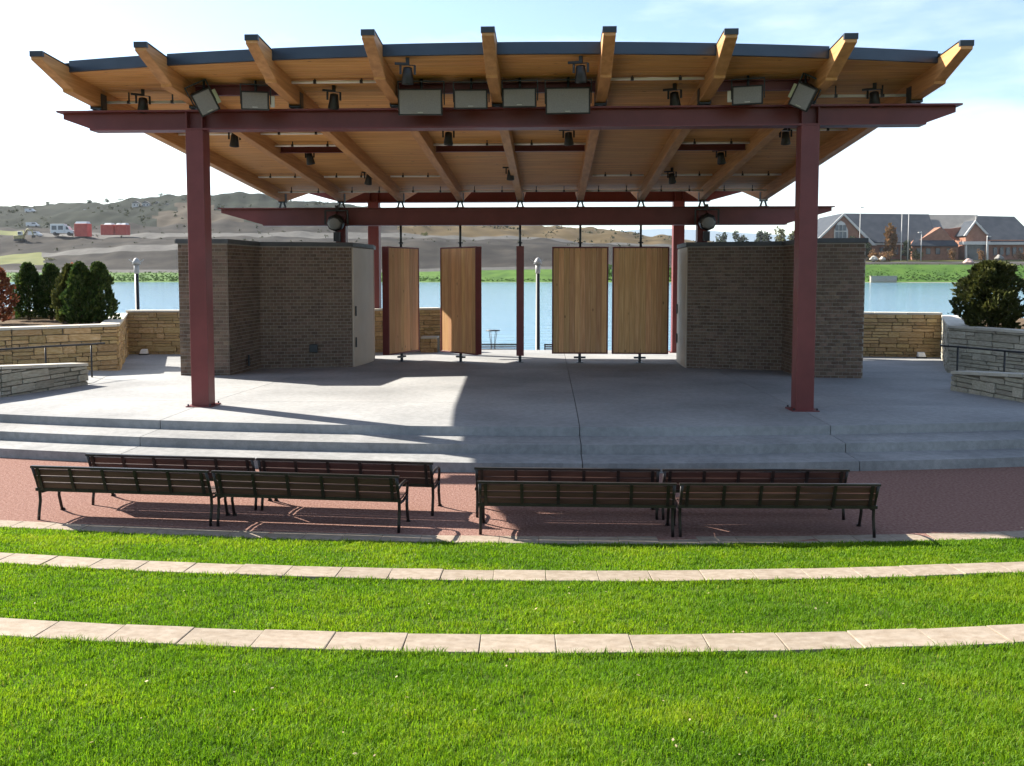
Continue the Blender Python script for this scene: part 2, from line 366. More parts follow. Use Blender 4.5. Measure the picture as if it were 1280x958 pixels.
def rough_box(seed, j=.02, bev=.06):
    """Unit block with chipped edges, shared by all stones of a kind."""
    r = random.Random(seed); bm = bmesh.new(); bmesh.ops.create_cube(bm, size=1)
    bmesh.ops.bevel(bm, geom=list(bm.edges), offset=bev, segments=1, affect='EDGES')
    for v in bm.verts: v.co += Vector((r.uniform(-j,j), r.uniform(-j,j), r.uniform(-j,j)))
    me = bpy.data.meshes.new('block'); bm.to_mesh(me); bm.free(); return me
def variants(n, mat, j, bev):
    o = []
    for i in range(n):
        me = rough_box(100+i, j, bev); me.materials.append(mat); o.append(me)
    return o
kerb_var = variants(5, M['kerb'], .003, .010)
klabels = ['flush stone kerb along the plaza edge under the benches', 'middle curved stone kerb between two lawn terraces', 'nearest curved stone kerb above the front lawn']
for ki, (yb, yf, r, z, h) in enumerate(KERBS):
    k = empty('stone_kerb', (XC, yf, z), 0, klabels[ki], 'kerb', 'curved stone kerbs in the lawn')
    half = [13.5, 11, 9][ki]; x = -half; ym = (yb+yf)/2; w = yb-yf
    while x < half:
        L_ = .48; xm = x+L_/2; y = ym + xm*xm/(2*r); ang = math.atan(xm/r)
        me = random.choice(kerb_var)
        inst('kerb_stone', me, k, (xm, y-yf, -h/2+random.uniform(-.004,.004)+.004), (random.uniform(-.01,.01), random.uniform(-.006,.006), ang+random.uniform(-.006,.006)), (L_-.004, w+random.uniform(-.006,.006), h))
        x += L_

def grass_mat():
    m = bpy.data.materials.new('grass_blades'); m.use_nodes = True; t = m.node_tree; n = t.nodes; l = t.links; b = n['Principled BSDF']
    at = n.new('ShaderNodeAttribute'); at.attribute_name = 'tint'
    cr = n.new('ShaderNodeValToRGB'); e = cr.color_ramp.elements
    e[0].position = 0; e[0].color = (.032,.092,.005,1); e[1].position = 1; e[1].color = (.24,.25,.04,1)
    x = e.new(.45); x.color = (.100,.205,.005,1); x = e.new(.85); x.color = (.19,.27,.008,1)
    l.new(at.outputs['Fac'], cr.inputs[0]); l.new(cr.outputs[0], b.inputs['Base Color']); b.inputs['Roughness'].default_value = .55; b.inputs['Specular IOR Level'].default_value = .15
    tr = n.new('ShaderNodeBsdfTranslucent'); ms = n.new('ShaderNodeMixShader'); ms.inputs[0].default_value = .5
    hv = n.new('ShaderNodeHueSaturation'); hv.inputs['Value'].default_value = 1.35; l.new(cr.outputs[0], hv.inputs['Color'])
    l.new(hv.outputs[0], tr.inputs[0]); l.new(b.outputs[0], ms.inputs[1]); l.new(tr.outputs[0], ms.inputs[2]); l.new(ms.outputs[0], n['Material Output'].inputs[0])
    return m
M['grass'] = grass_mat()
def vnoise(x, y, seed):
    r = np.random.default_rng(seed); G = r.random((64,64))
    xi = np.floor(x).astype(int); yi = np.floor(y).astype(int); fx = x-xi; fy = y-yi
    fx = fx*fx*(3-2*fx); fy = fy*fy*(3-2*fy); q = lambda a, b: G[a % 64, b % 64]
    return (q(xi,yi)*(1-fx)+q(xi+1,yi)*fx)*(1-fy)+(q(xi,yi+1)*(1-fx)+q(xi+1,yi+1)*fx)*fy
def grass(label, n, y_near, y_far, z_near, z_far, rn, rf, half_near, half_far, hgt, wid, seed):
    r = np.random.default_rng(seed)
    t = r.random(n); x = (r.random(n)*2-1)*(half_near+(half_far-half_near)*t) + XC*.6
    yn = y_near + ((x-XC)**2/(2*rn) if rn else 0); yf = y_far + (x-XC)**2/(2*rf)
    y = yn+(yf-yn)*t; z = z_near+(z_far-z_near)*t
    clump = vnoise(x*6+vnoise(x*2,y*2,5)*3, y*7, seed+1)*.55+vnoise(x*17, y*21, seed+2)*.45
    keep = r.random(n) < .2+1.25*clump; x, y, z, clump, t = x[keep], y[keep], z[keep], clump[keep], t[keep]; n = len(x)
    patch = vnoise(x*1.1, y*1.6, seed+3)*.6+vnoise(x*3.1, y*3.7, seed+4)*.4
    h = hgt*(.45+.75*r.random(n))*(.5+.9*clump); w = wid*(.7+.6*r.random(n))
    a = r.random(n)*2*np.pi; lean = .25+.6*r.random(n); la = a+np.pi/2+r.normal(0,.5,n) + (patch-.5)*1.5
    dx, dy = np.cos(a)*w/2, np.sin(a)*w/2; lx, ly = np.cos(la)*lean*h, np.sin(la)*lean*h
    P = np.empty((n,5,3))
    P[:,0] = np.stack([x-dx, y-dy, z-.006], 1); P[:,1] = np.stack([x+dx, y+dy, z-.006], 1)
    P[:,2] = np.stack([x+dx*.8+lx*.35, y+dy*.8+ly*.35, z+h*.6], 1); P[:,3] = np.stack([x-dx*.8+lx*.35, y-dy*.8+ly*.35, z+h*.6], 1)
    P[:,4] = np.stack([x+lx, y+ly, z+h*(1-.25*lean)], 1)
    base = np.arange(n)[:,None]*5
    quads = base+np.array([0,1,2,3]); tris = base+np.array([3,2,4])
    loops = np.concatenate([quads, tris], 1).ravel()
    me = bpy.data.meshes.new('grass'); me.vertices.add(n*5); me.vertices.foreach_set('co', P.ravel())
    me.loops.add(n*7); me.loops.foreach_set('vertex_index', loops.astype(np.int32))
    st = (np.arange(n)[:,None]*7+np.array([0,4])).ravel(); me.polygons.add(2*n); me.polygons.foreach_set('loop_start', st.astype(np.int32))
    me.update(calc_edges=True)
    tint = np.clip(.0+.62*patch+.36*r.random(n)+.30*(clump-.5)+(r.random(n) < .02)*.5, 0, 1)
    at = me.attributes.new('tint', 'FLOAT', 'POINT'); at.data.foreach_set('value', np.repeat(tint, 5).astype(np.float32))
    me.materials.append(M['grass']); o = bpy.data.objects.new('grass', me); col.objects.link(o)
    tag(o, label, 'grass', kind='stuff'); return o
grass('short bright green grass in the front lawn', 330000, 2.6, 5.29, 1.24, .86, 0, 27, 2.9, 4.6, .040, .0042, 11)
grass('short bright green grass in the middle lawn terrace', 210000, 5.58, 7.77, .665, .43, 27, 33, 5.0, 6.4, .040, .0055, 22)
grass('short bright green grass in the lowest lawn terrace', 190000, 8.10, 10.32, .27, -.01, 33, 47, 6.6, 8.6, .043, .0075, 33)
grass('grass tufts along the near kerb edge', 6000, 5.24, 5.30, .868, .858, 27, 27, 4.6, 4.6, .055, .0045, 44)
grass('grass tufts along the middle kerb edge', 7000, 7.72, 7.78, .44, .43, 33, 33, 6.4, 6.4, .05, .006, 45)

# a few dry leaves blown onto the grass and the plaza
def leaves():
    r = random.Random(21); m = MB()
    for _ in range(120):
        k = r.random(); x = r.uniform(-7, 6)
        if k < .45: y = r.uniform(3.4, 5.2); z = .86+(5.3-y)*.138+.035; x *= .5
        elif k < .7: y = r.uniform(5.9, 7.6); z = .66-(y-5.57)*.106+.035; x *= .75
        elif k < .85: y = r.uniform(8.6, 10.2); z = .27-(y-8.06)*.125+.035
        else: y = r.uniform(11, 13.9); z = .012
        a = r.uniform(0, 6.28); q = r.uniform(.006, .013)*(1 if k < .45 else 1.5); u = Vector((math.cos(a), math.sin(a), r.uniform(-.3,.5)))*q; v = Vector((-math.sin(a), math.cos(a), r.uniform(-.3,.3)))*q*.6; c = Vector((x,y,z))
        m.add([c-u, c-v, c+u, c+v], [(0,1,2,3)])
    return m
M['leaf'] = material('dry_leaf', (.30,.20,.10), (.62,.52,.34), 2, .8, island=.4)
tag(leaves().build('fallen_leaves', M['leaf']), 'small dry leaves scattered on the grass and plaza', 'leaves', kind='stuff')

# ------------------------------------------------------------------ pavilion
pav = tag(empty('pavilion', (XC, 17.8, .48)), 'open timber roofed stage pavilion on maroon steel columns', 'pavilion')
def P_(m, name, mat, smooth=False, bevel=0, parent=pav):
    o = m.build(name, mat, None, smooth, bevel)
    o.parent = parent
    if parent is pav: o.matrix_parent_inverse = Matrix.Translation(-pav.location)
    return o
RX = [-1.09+2.04*(i-4) for i in range(9)]
YF, YM, YR, YE = 17.8, 30.05, 35.6, 36.3
def bot(y):   return 6.585-.0754*(y-YF) if y <= YM else 5.661+.183*(y-YM)
def under(y): return bot(y)+.345
def top(y):   return under(y)+.185
def yedge(x): return 15.80+.0118*(x+1.09)**2
def column(name, x, y, z0, z1, w=.355):
    m = MB(); t = .03; h = w/2                                     # wide-flange post, flanges front and back
    m.box(x-h, x+h, y-h, y-h+t, z0, z1); m.box(x-h, x+h, y+h-t, y+h, z0, z1); m.box(x-h+.002, x-h+.03, y-h+t, y+h-t, z0, z1); m.box(x+h-.03, x+h-.002, y-h+t, y+h-t, z0, z1)
    o = P_(m, name, M['maroon'], bevel=.006)
    b = MB(); b.box(x-h-.09, x+h+.09, y-h-.09, y+h+.09, z0, z0+.03); b.build('base_plate', M['maroon'], o)
    for sx in (-1, 1):
        for sy in (-1, 1):
            b = MB(); b.tube([(x+sx*(h+.05),y+sy*(h+.05),z0+.02),(x+sx*(h+.05),y+sy*(h+.05),z0+.07)], .018, 6); b.build('anchor_bolt', M['capmetal'], o)
    return o
CX = (RX[1], RX[7])
for x in CX: column('column', x, YF, .47, 6.10)
for x in CX:
    m = MB(); m.box(x-.17, x+.17, YM-.17, YM+.17, 4.05, 4.83); P_(m, 'beam_post', M['maroon'], bevel=.005)
    column('rear_column', x, YR, floor_z(YR)-.01, 6.05, .44)
def beam(name, xl, xr, y, z0, z1, slant, stub, w=.36):
    m = MB(); t = .035; n = len
    poly = [(xl, z1-t), (xl, z1-t-stub), (xl+slant, z0+t), (xr-slant, z0+t), (xr, z1-t-stub), (xr, z1-t)]
    m.prism(poly, lambda p: (p[0], y-.02, p[1]), lambda p: (p[0], y+.02, p[1]))          # web
    m.box(xl-.06, xr+.06, y-w/2, y+w/2, z1-t, z1)                                          # top flange
    m.box(xl+slant, xr-slant, y-w/2, y+w/2, z0, z0+t)                                      # bottom flange
    o = P_(m, name, M['maroon'])
    for x in CX:
        for dx in (-.16, .16):
            for sy in (-1, 1):
                s = MB(); s.box(x+dx-.012, x+dx+.012, min(y+sy*.02, y+sy*(w/2-.01)), max(y+sy*.02, y+sy*(w/2-.01)), z0+t, z1-t); s.build('stiffener', M['maroon'], o)
    return o
# face plates make the beams read as deep boxes from the front, as in the photograph
beam('front_beam', -9.98, 7.86, YF, 6.10, 6.50, .62, .11)
beam('middle_beam', -11.40, 9.32, YM, 4.83, 5.44, 1.5, .12)
beam('rear_beam', -9.90, 7.55, YR, 6.05, 6.57, 1.3, .10)
for i, x in enumerate(RX):
    yt = 15.02 + .0095*(x+1.09)**2; w = .105
    zt = top(yt) + .01 - .0016*(x+1.09)**2
    yn = yt+1.0
    poly = [(yt, zt), (yt, zt-.14), (yn, bot(yn)+.05), (yn+.02, bot(yn)), (YM, bot(YM)), (YM, top(YM)-.03)]
    m = MB(); m.prism(poly, lambda p: (x-w, p[0], p[1]), lambda p: (x+w, p[0], p[1])); rf = P_(m, 'rafter', M['glulam'], bevel=.008)
    c = MB(); c.box(x-w-.012, x+w+.012, yt-.014, yt+.05, zt-.085, zt+.014); c.build('end_cap', M['capmetal'], rf); 
    c = MB(); yb_ = yedge(x); zl = zt+(top(YM)-.03-zt)*(yb_-yt)/(YM-yt)
    c.prism([(yt+.05, zt+.003), (yt+.05, zt+.014), (yb_, zl+.014), (yb_, zl+.003)], lambda p: (x-w-.01, p[0], p[1]), lambda p: (x+w+.01, p[0], p[1])); c.build('cap_flashing', M['capmetal'], rf)
    poly = [(YM+.004, bot(YM)), (YE-.5, bot(YE-.5)), (YE-.05, under(YE-.05)-.05), (YE-.05, top(YE-.05)-.03), (YM+.004, top(YM)-.03)]
    m = MB(); m.prism(poly, lambda p: (x-w, p[0], p[1]), lambda p: (x+w, p[0], p[1])); P_(m, 'rear_rafter', M['glulam'], bevel=.008)
    # seat brackets: two steel cheeks and a pin over each beam
    for (yb, zb) in ((YF, 6.50), (YM, 5.44), (YR, 6.57)):
        m = MB(); z1 = bot(yb)+.26
        for sx in (-1, 1): m.box(x+sx*w+(0 if sx > 0 else -.014), x+sx*w+(.014 if sx > 0 else 0), yb-.11, yb+.11, bot(yb)-.03, z1)
        m.box(x-w-.014, x+w+.014, yb-.11, yb+.11, bot(yb)-.045, bot(yb)-.012)
        for sx in (-1, 1): m.bar((x+sx*.05, yb, bot(yb)-.04), (x+sx*.10, yb, zb+.012), .03, .06)
        m.box(x-.15, x+.15, yb-.12, yb+.12, zb, zb+.014)
        P_(m, 'seat_bracket', M['capmetal'])
# deck boards: one part per bay, each bay made of tongue-and-groove boards
pitch = .14
for bay in range(8):
    xa, xb = RX[bay]+.105, RX[bay+1]-.105
    for (y0, y1, nm) in ((15.7, YM, 'deck_bay'), (YM+.01, YE, 'rear_deck_bay')):
        m = MB(); y = y0
        while y < y1-.001:
            ye = min(y+pitch, y1); ya = y
            if nm == 'deck_bay':
                lo = min(yedge(xa), yedge(xb)); hi = max(yedge(xa), yedge(xb))
                if ye < lo: y = ye; continue
                a0, b0 = max(ya, yedge(xa)), max(ya, yedge(xb)); a1, b1 = max(ye, yedge(xa)), max(ye, yedge(xb))
            else: a0 = b0 = ya; a1 = b1 = ye
            gz = .008
            ev = [(xa, a0), (xb, b0), (xb, b1), (xa, a1)]
            if abs(a1-a0) + abs(b1-b0) > .002:
                e2 = min(.012, (a1-a0)/3 if a1 > a0 else .012, (b1-b0)/3 if b1 > b0 else .012)
                if a1 > a0 and b1 > b0:
                    vs = [(xa,a0+e2,under(a0+e2)), (xb,b0+e2,under(b0+e2)), (xb,b1-e2,under(b1-e2)), (xa,a1-e2,under(a1-e2)),
                          (xa,a0,under(a0)+gz), (xb,b0,under(b0)+gz), (xb,b1,under(b1)+gz), (xa,a1,under(a1)+gz)]
                    m.add(vs, [(0,1,2,3),(4,5,1,0),(3,2,6,7)])
                else:
                    m.add([(xx, yy, under(yy)+.002) for xx, yy in ev], [(0,1,2,3)])
            y = ye
        o = P_(m, nm, M['deck'])
# roof covering and metal edges
M['roofing'] = material('roof_membrane', (.10,.11,.12), (.14,.15,.16), 1, .6)
m = MB(); xs = np.linspace(RX[0]-.13, RX[8]+.13, 41); vs = []
for x in xs:
    ys_ = [yedge(x)+.03, YM, YE+.02]
    for y in ys_: vs += [(x, y, top(y)), (x, y, under(y)+.03)]
for i in range(40):
    a, b = i*6, (i+1)*6
    for j in (0, 2): m.add([vs[a+j], vs[b+j], vs[b+j+2], vs[a+j+2]], [(0,1,2,3)]); m.add([vs[a+j+1], vs[b+j+1], vs[b+j+3], vs[a+j+3]], [(0,1,2,3)])
    m.add([vs[a+4], vs[b+4], vs[b+5], vs[a+5]], [(0,1,2,3)])
P_(m, 'roof', M['roofing'])
for bay in range(8):
    xa, xb = RX[bay]+.107, RX[bay+1]-.107; m = MB(); n = 6
    for i in range(n):
        x0, x1 = xa+(xb-xa)*i/n, xa+(xb-xa)*(i+1)/n; y0, y1 = yedge(x0), yedge(x1)
        m.hexa([(x0,y0-.03,under(y0)+.0),(x1,y1-.03,under(y1)+.0),(x1,y1+.03,under(y1)-.004),(x0,y0+.03,under(y0)-.004),(x0,y0-.03,top(y0)+.02),(x1,y1-.03,top(y1)+.02),(x1,y1+.03,top(y1)+.02),(x0,y0+.03,top(y0)+.02)])
    f = P_(m, 'fascia', M['fascia'])
    m = MB(); m.box(xa, xb, YE, YE+.05, under(YE)-.01, top(YE)+.03); P_(m, 'rear_fascia', M['fascia'])
for sx, xx in ((-1, RX[0]), (1, RX[8])):
    m = MB(); x0 = xx+sx*.105; x1 = xx+sx*.15
    for (ya, yb) in ((yedge(xx), YM), (YM+.002, YE)):
        m.hexa([(min(x0,x1),ya,under(ya+1e-6)+.12),(max(x0,x1),ya,under(ya+1e-6)+.12),(max(x0,x1),yb,under(yb)+.12),(min(x0,x1),yb,under(yb)+.12),(min(x0,x1),ya,top(ya)+.03),(max(x0,x1),ya,top(ya)+.03),(max(x0,x1),yb,top(yb)+.03),(min(x0,x1),yb,top(yb)+.03)])
    P_(m, 'side_fascia', M['fascia'])
# maroon channel struts between rafters and white conduits with black clamps
for bay in (1, 3, 4, 6):
    for y, dz in ((17.45, .13), (22.95, .10)):
        xa, xb = RX[bay]+.12, RX[bay+1]-.12; z = under(y)-dz; m = MB()
        m.box(xa, xb, y-.008, y+.008, z-.10, z+.10); m.box(xa, xb, y-.10, y-.009, z+.085, z+.10); m.box(xa, xb, y-.10, y-.009, z-.10, z-.085)
        P_(m, 'channel_strut', M['maroon'])
def conduit(bay, y, drop=.12, x0=0, x1=1):
    xa, xb = RX[bay]+.11, RX[bay+1]-.11; a = xa+(xb-xa)*x0; b = xa+(xb-xa)*x1; z = under(y)-drop; m = MB()
    m.tube([(a,y,z),(b,y,z)], .03, 8); o = P_(m, 'conduit', M['conduit'], True)
    for t in (.25, .75):
        k = MB(); xx = a+(b-a)*t; k.box(xx-.03, xx+.03, y-.035, y+.035, z-.03, z+.03); k.box(xx-.012, xx+.012, y-.012, y+.012, z+.03, under(y)); k.build('clamp', M['black'], o)
for bay in range(8):
    if bay in (2, 5): conduit(bay, 17.15, .06)
    if bay in (1, 3, 4, 6): conduit(bay, 22.5, .10)
    if bay in (0, 1, 2, 5, 6, 7): conduit(bay, 26.8, .10, .08, .92)
    conduit(bay, 29.2, .16)
    if bay in (0, 1, 7): conduit(bay, 21.4, .05)
    if bay in (0, 7): conduit(bay, 17.95, .20)

# ------------------------------------------------------------------ stage lights and loudspeakers hung from the roof
def make_light():
    t = empty('stage_light', (0,0,0))
    b = MB(); d = Vector((0, .35, -1)).normalized()
    b.tube([-d*.16, -d*.14, d*.02, d*.15, d*.20, d*.21], [.05,.10,.115,.135,.14,.12], 12); b.build('housing', M['black'], t, True)
    l_ = MB(); l_.tube([d*.19, d*.196], .112, 12); l_.build('lens', M['chrome'], t, True)
    y = MB(); y.bar((-.155,0,0), (-.155,0,.2), .012, .05); y.bar((.155,0,0), (.155,0,.2), .012, .05); y.bar((-.161,0,.2), (.161,0,.2), .05, .012); y.bar((.03,-.02,.22), (-.28,-.02,.22), .05, .05); y.build('yoke', M['black'], t)
    c = MB(); c.box(-.04,.04,-.04,.04,.206,.36); c.build('clamp', M['black'], t)
    return t
light0 = make_light()
SL = [(-7.59,20.95,.5,'under the left end bay just right of the left front column'), (-6.37,23.1,-.3,'third from the left in the lower row under the roof'), (-5.45,26.15,.6,'deepest one on the left side of the ceiling'),
 (-2.45,20.9,.2,'just below the front beam left of the centre rafter'), (-1.2,25.5,.1,'on the centre rafter deep under the roof'), (.38,21.0,-.2,'just below the front beam right of the centre rafter'),
 (3.5,26.2,-.5,'deepest one on the right side of the ceiling'), (4.38,23.35,-.6,'in the maroon strutted bay on the right'), (5.45,21.1,-.3,'beside the right front column'),
 (-2.6,15.95,.2,'high behind the roof edge left of centre'), (.5,15.95,-.2,'high behind the roof edge right of centre'), (-4.35,17.6,.4,'half hidden by the front beam left of centre'),
 (2.4,17.7,-.4,'half hidden by the front beam right of centre'), (-8.3,17.75,.5,'in the leftmost bay above the front beam'), (6.3,17.8,-.5,'in the rightmost bay above the front beam')]
for i, (x, y, rz, lab) in enumerate(SL):
    o = light0 if i == 0 else copy_tree(light0)
    o.scale = (.82,.82,.82)
    o.location = (x, y, under(y)-.29); o.rotation_euler = (0, 0, rz)
    tag(o, 'black stage light '+lab, 'stage light', 'stage lights hung from the timber roof')

def speaker(name, label, w, h, d, loc, rz=0, tilt=.25, roll=0, side=0):
    t = empty(name, loc, 0, label, 'loudspeaker', 'loudspeakers along the front beam')
    h_ = empty  # body parts share one rotation
    rot = Matrix.Rotation(rz, 4, 'Z') @ Matrix.Rotation(tilt, 4, 'X') @ Matrix.Rotation(roll, 4, 'Y')
    def add(mb, nm, mat, bevel=0):
        o = mb.build(nm, mat, None, False, bevel); o.data.transform(rot); o.parent = t; return o
    m = MB(); k = .72
    m.hexa([(-w/2,-d/2,-h/2),(w/2,-d/2,-h/2),(w/2*k,d/2,-h/2*.9),(-w/2*k,d/2,-h/2*.9),(-w/2,-d/2,h/2),(w/2,-d/2,h/2),(w/2*k,d/2,h/2*.9),(-w/2*k,d/2,h/2*.9)]); add(m, 'cabinet', M['black'], .012)
    m = MB(); m.box(-w/2+.035, w/2-.035, -d/2-.016, -d/2-.002, -h/2+.03, h/2-.03); add(m, 'grille', M['grille'], .006)
    m = MB(); m.box(-.05,.05,-d/2-.021,-d/2-.017,-h/2+.05,-h/2+.065); add(m, 'badge', M['chrome'])
    m = MB()
    for sx in (-1, 1):
        m.box(sx*(w/2+.012)-.01, sx*(w/2+.012)+.01, -.04, .04, -.06, h/2+.12)
    m.box(-w/2-.022, w/2+.022, -.04, .04, h/2+.12, h/2+.14); add(m, 'bracket', M['capmetal'])
    if side:
        m = MB(); m.bar((side*(w/2+.045), -.02, -h*.30), (side*(w/2+.045), -.02, h*.30), .03, .09); add(m, 'handle', M['chrome'], .006)
    z = under(loc[1])-loc[2]
    m = MB(); m.tube([(0,0,.1),(0,0,z)], .025, 8); m.build('hanger', M['capmetal'], t, True)
    return t
speaker('loudspeaker', 'large grey fronted loudspeaker left of the centre pair', .86, .50, .5, (-2.54,17.22,6.54), .04, .22)
speaker('loudspeaker', 'small flat loudspeaker left of the centre rafter', .66, .37, .4, (-1.57,17.22,6.58), .02, .2)
speaker('loudspeaker', 'small flat loudspeaker right of the centre rafter', .66, .37, .4, (-.63,17.22,6.60), -.02, .2)
speaker('loudspeaker', 'large grey fronted loudspeaker right of the centre pair', .86, .50, .5, (.30,17.22,6.54), -.04, .22)
speaker('loudspeaker', 'upright box loudspeaker left with a silver handle on its right side', .54, .36, .42, (-5.80,17.22,6.58), .25, .15, side=1)
speaker('loudspeaker', 'upright box loudspeaker right with a silver handle on its left side', .58, .36, .42, (3.72,17.22,6.60), -.25, .15, side=-1)
speaker('loudspeaker', 'loudspeaker tilted sideways above the left front column', .40, .46, .42, (-6.80,17.15,6.57), .5, .25, -.5, side=1)
speaker('loudspeaker', 'loudspeaker tilted sideways above the right front column', .40, .46, .42, (4.78,17.15,6.57), -.5, .25, .5, side=-1)
for sx, x in ((-1, -7.28), (1, 5.12)):
    t = empty('rounded_loudspeaker', (x, 29.6, 4.90), 0, 'rounded dark loudspeaker under the middle beam at the '+('left' if sx < 0 else 'right')+' brick wall post', 'loudspeaker', 'rounded loudspeakers on the middle beam')
    m = MB(); m.tube([(0,-.32,-.03),(0,-.28,-.02),(0,-.1,0),(0,.12,.02),(0,.22,.03)], [.20,.27,.30,.26,.12], 8); m.build('cabinet', M['black'], t, True)
    m = MB(); m.tube([(0,-.345,-.032),(0,-.30,-.025)], [.17,.24], 8); m.build('grille', M['grille'], t, True)
    m = MB(); m.bar((-.38,0,-.05), (-.38,0,.42), .04, .06); m.bar((.38,0,-.05), (.38,0,.42), .04, .06); m.bar((-.4,0,.42), (.4,0,.42), .06, .05); m.box(-.055,.055,.05,.29,.42,.60); m.build('yoke', M['black'], t)
    m = MB(); m.box(-.10,.10,-.05,.2,-.62,-.30); m.build('counterweight', M['black'], t)

# ------------------------------------------------------------------ pivoting timber panels
def panel(x, theta, label, w=1.9):
    zb, zt = .47, 4.10; fz = floor_z(YM); t = empty('pivot_panel', (x, YM-.02, fz), theta, label, 'panel', 'pivoting timber panels across the back of the stage')
    zb -= fz; zt -= fz; d = .125; fr = .045
    m = MB(); m.box(-w/2, -w/2+fr, -d, d, zb, zt); m.box(w/2-fr, w/2, -d, d, zb, zt); m.box(-w/2+fr, w/2-fr, -d, d, zb, zb+fr); m.box(-w/2+fr, w/2-fr, -d, d, zt-fr, zt)
    m.build('frame', M['maroon'], t, bevel=.004)
    n = 10; pw = (w-2*fr)/n; 
    for side in (-1, 1):
        for i in range(n):
            inst('plank', plank_mesh, t, (-w/2+fr+pw*(i+.5), side*(d-.028+random.uniform(0,.004)), (zb+zt)/2), (0,0,0), (pw-.005, .022, zt-zb-2*fr-.006))
    m = MB(); m.box(-w/2+fr, w/2-fr, -.06, .06, zb+fr, zt-fr); m.build('core', M['black'], t)
    m = MB(); m.tube([(0,0,zt),(0,0,4.83-fz)], .04, 10); m.tube([(0,0,zt+.12),(0,0,zt+.16)], .09, 12); m.build('top_pivot', M['capmetal'], t, True)
    m = MB(); m.tube([(0,0,.0),(0,0,zb)], .05, 10); m.box(-.2,.2,-.05,.05,zb-.16,zb-.10); m.tube([(0,0,.0),(0,0,.02)], .12, 12); m.build('floor_pivot', M['capmetal'], t)
    return t
plank_mesh = rough_box(5, 0, .03); plank_mesh.materials.append(M['plank'])
panel(RX[2], R(66), 'timber panel turned steeply with its left edge forward, leftmost of the row')
panel(RX[3], R(-44), 'timber panel half turned with its maroon right edge forward, second of the row')
panel(RX[4], R(92.3), 'panel turned edge on so only its thin maroon side shows')
panel(RX[5], R(.5), 'knotty timber panel facing front, just right of the edge-on one')
panel(RX[6], R(-.5), 'timber panel facing front beside the right brick wall')

# ------------------------------------------------------------------ brick walls
BRICK_H, BRICK_L = .1016, .205
brick_var = variants(4, M['brick'], .012, .03)
def brick_wall(label, foot, faces, doorseg, outlets):
    t = empty('brick_wall', (foot[0][0], foot[0][1], floor_z(foot[0][1])), 0, label, 'wall', 'brown brick walls at the sides of the stage')
    inv = Matrix.Translation(-Vector(t.location)); ztop = 4.05
    def sub(mb, nm, mat, bevel=0):
        o = mb.build(nm, mat, None, False, bevel); o.data.transform(inv); o.parent = t; return o
    m = MB(); m.prism(foot, lambda p: (p[0],p[1],.02), lambda p: (p[0],p[1],ztop)); sub(m, 'core', M['brickmortar'])
    # coping, overhanging a little
    c = Vector((sum(p[0] for p in foot)/len(foot), sum(p[1] for p in foot)/len(foot)))
    n = len(foot); area = sum(foot[i][0]*foot[(i+1) % n][1]-foot[(i+1) % n][0]*foot[i][1] for i in range(n)); sgn = 1 if area > 0 else -1
    off = []
    for i in range(n):
        a, b, e = Vector(foot[i-1]), Vector(foot[i]), Vector(foot[(i+1) % n])
        n1 = Vector(((b-a).y, -(b-a).x)).normalized()*sgn; n2 = Vector(((e-b).y, -(e-b).x)).normalized()*sgn
        bis = (n1+n2).normalized(); off.append(b+bis*(.06/max(.4, bis.dot(n1))))
    m = MB(); m.prism([tuple(q) for q in off], lambda p: (p[0],p[1],ztop), lambda p: (p[0],p[1],ztop+.13)); sub(m, 'coping', M['darkcap'], .008)
    singles = []; rest = MB()
    for (a, b) in faces:
        a = Vector(a); b = Vector(b); d = (b-a); L_ = d.length; d.normalize(); nrm = Vector((d.y, -d.x))
        if nrm.dot(Vector((0,0))-a) < 0: nrm = -nrm
        ang = math.atan2(d.y, d.x); k = 0; z = .16
        while z+BRICK_H < ztop+.02:
            x = -(BRICK_L/2 if k % 2 else 0)
            while x < L_-.02:
                x0, x1 = max(x, 0), min(x+BRICK_L, L_)
                if x1-x0 > .04:
                    ctr = a+d*((x0+x1)/2)+nrm*.002
                    if z > floor_z(ctr.y)-BRICK_H: singles.append((ctr, ang, z+BRICK_H/2, x1-x0-.015, d, nrm))
                x += BRICK_L
            z += BRICK_H; k += 1
    singles.sort(key=lambda s: s[0].length + abs(s[2]-3.2)*.02 + (0 if s[3] > .19 else 5))
    for i, (ctr, ang, z, ln, d, nrm) in enumerate(singles):
        pr = random.uniform(-.002, .002)
        if i < 300:
            o = inst('brick', random.choice(brick_var), t, (ctr.x-t.location.x, ctr.y-t.location.y, z-t.location.z), (0,0,ang), (ln, .024+pr, BRICK_H-.016))
        else:
            rest.obox((ctr.x, ctr.y, z), (d.x,d.y,0), (nrm.x,nrm.y,0), (0,0,1), ln/2, .012+pr/2, (BRICK_H-.016)/2)
    o = sub(rest, 'brick', M['brick']); o['kind'] = 'stuff'
    # painted steel door leaf in the jamb beside the panels
    a, b = Vector(doorseg[0]), Vector(doorseg[1]); d = (b-a).normalized(); nrm = Vector((d.y, -d.x))
    if nrm.dot(Vector((XC, 28))-a) < 0: nrm = -nrm
    L_ = (b-a).length; m = MB(); mid = (a+b)/2+nrm*.02
    m.obox((mid.x, mid.y, 2.1), (d.x,d.y,0), (nrm.x,nrm.y,0), (0,0,1), L_/2-.03, .02, 1.92); dr = sub(m, 'door', M['doorpaint'], .006)
    for z in (1.0, 2.0):
        m = MB(); q = a+d*.22+nrm*.06; m.bar((q.x,q.y,z-.16), (q.x,q.y,z+.16), .03, .05); o = m.build('handle', M['black'], None); o.data.transform(inv); o.parent = dr
    for (x, y, z, w, h) in outlets:
        m = MB(); m.box(x-w/2, x+w/2, y-.05, y+.02, z-h/2, z+h/2); sub(m, 'outlet_box', M['capmetal'], .01)
    return t
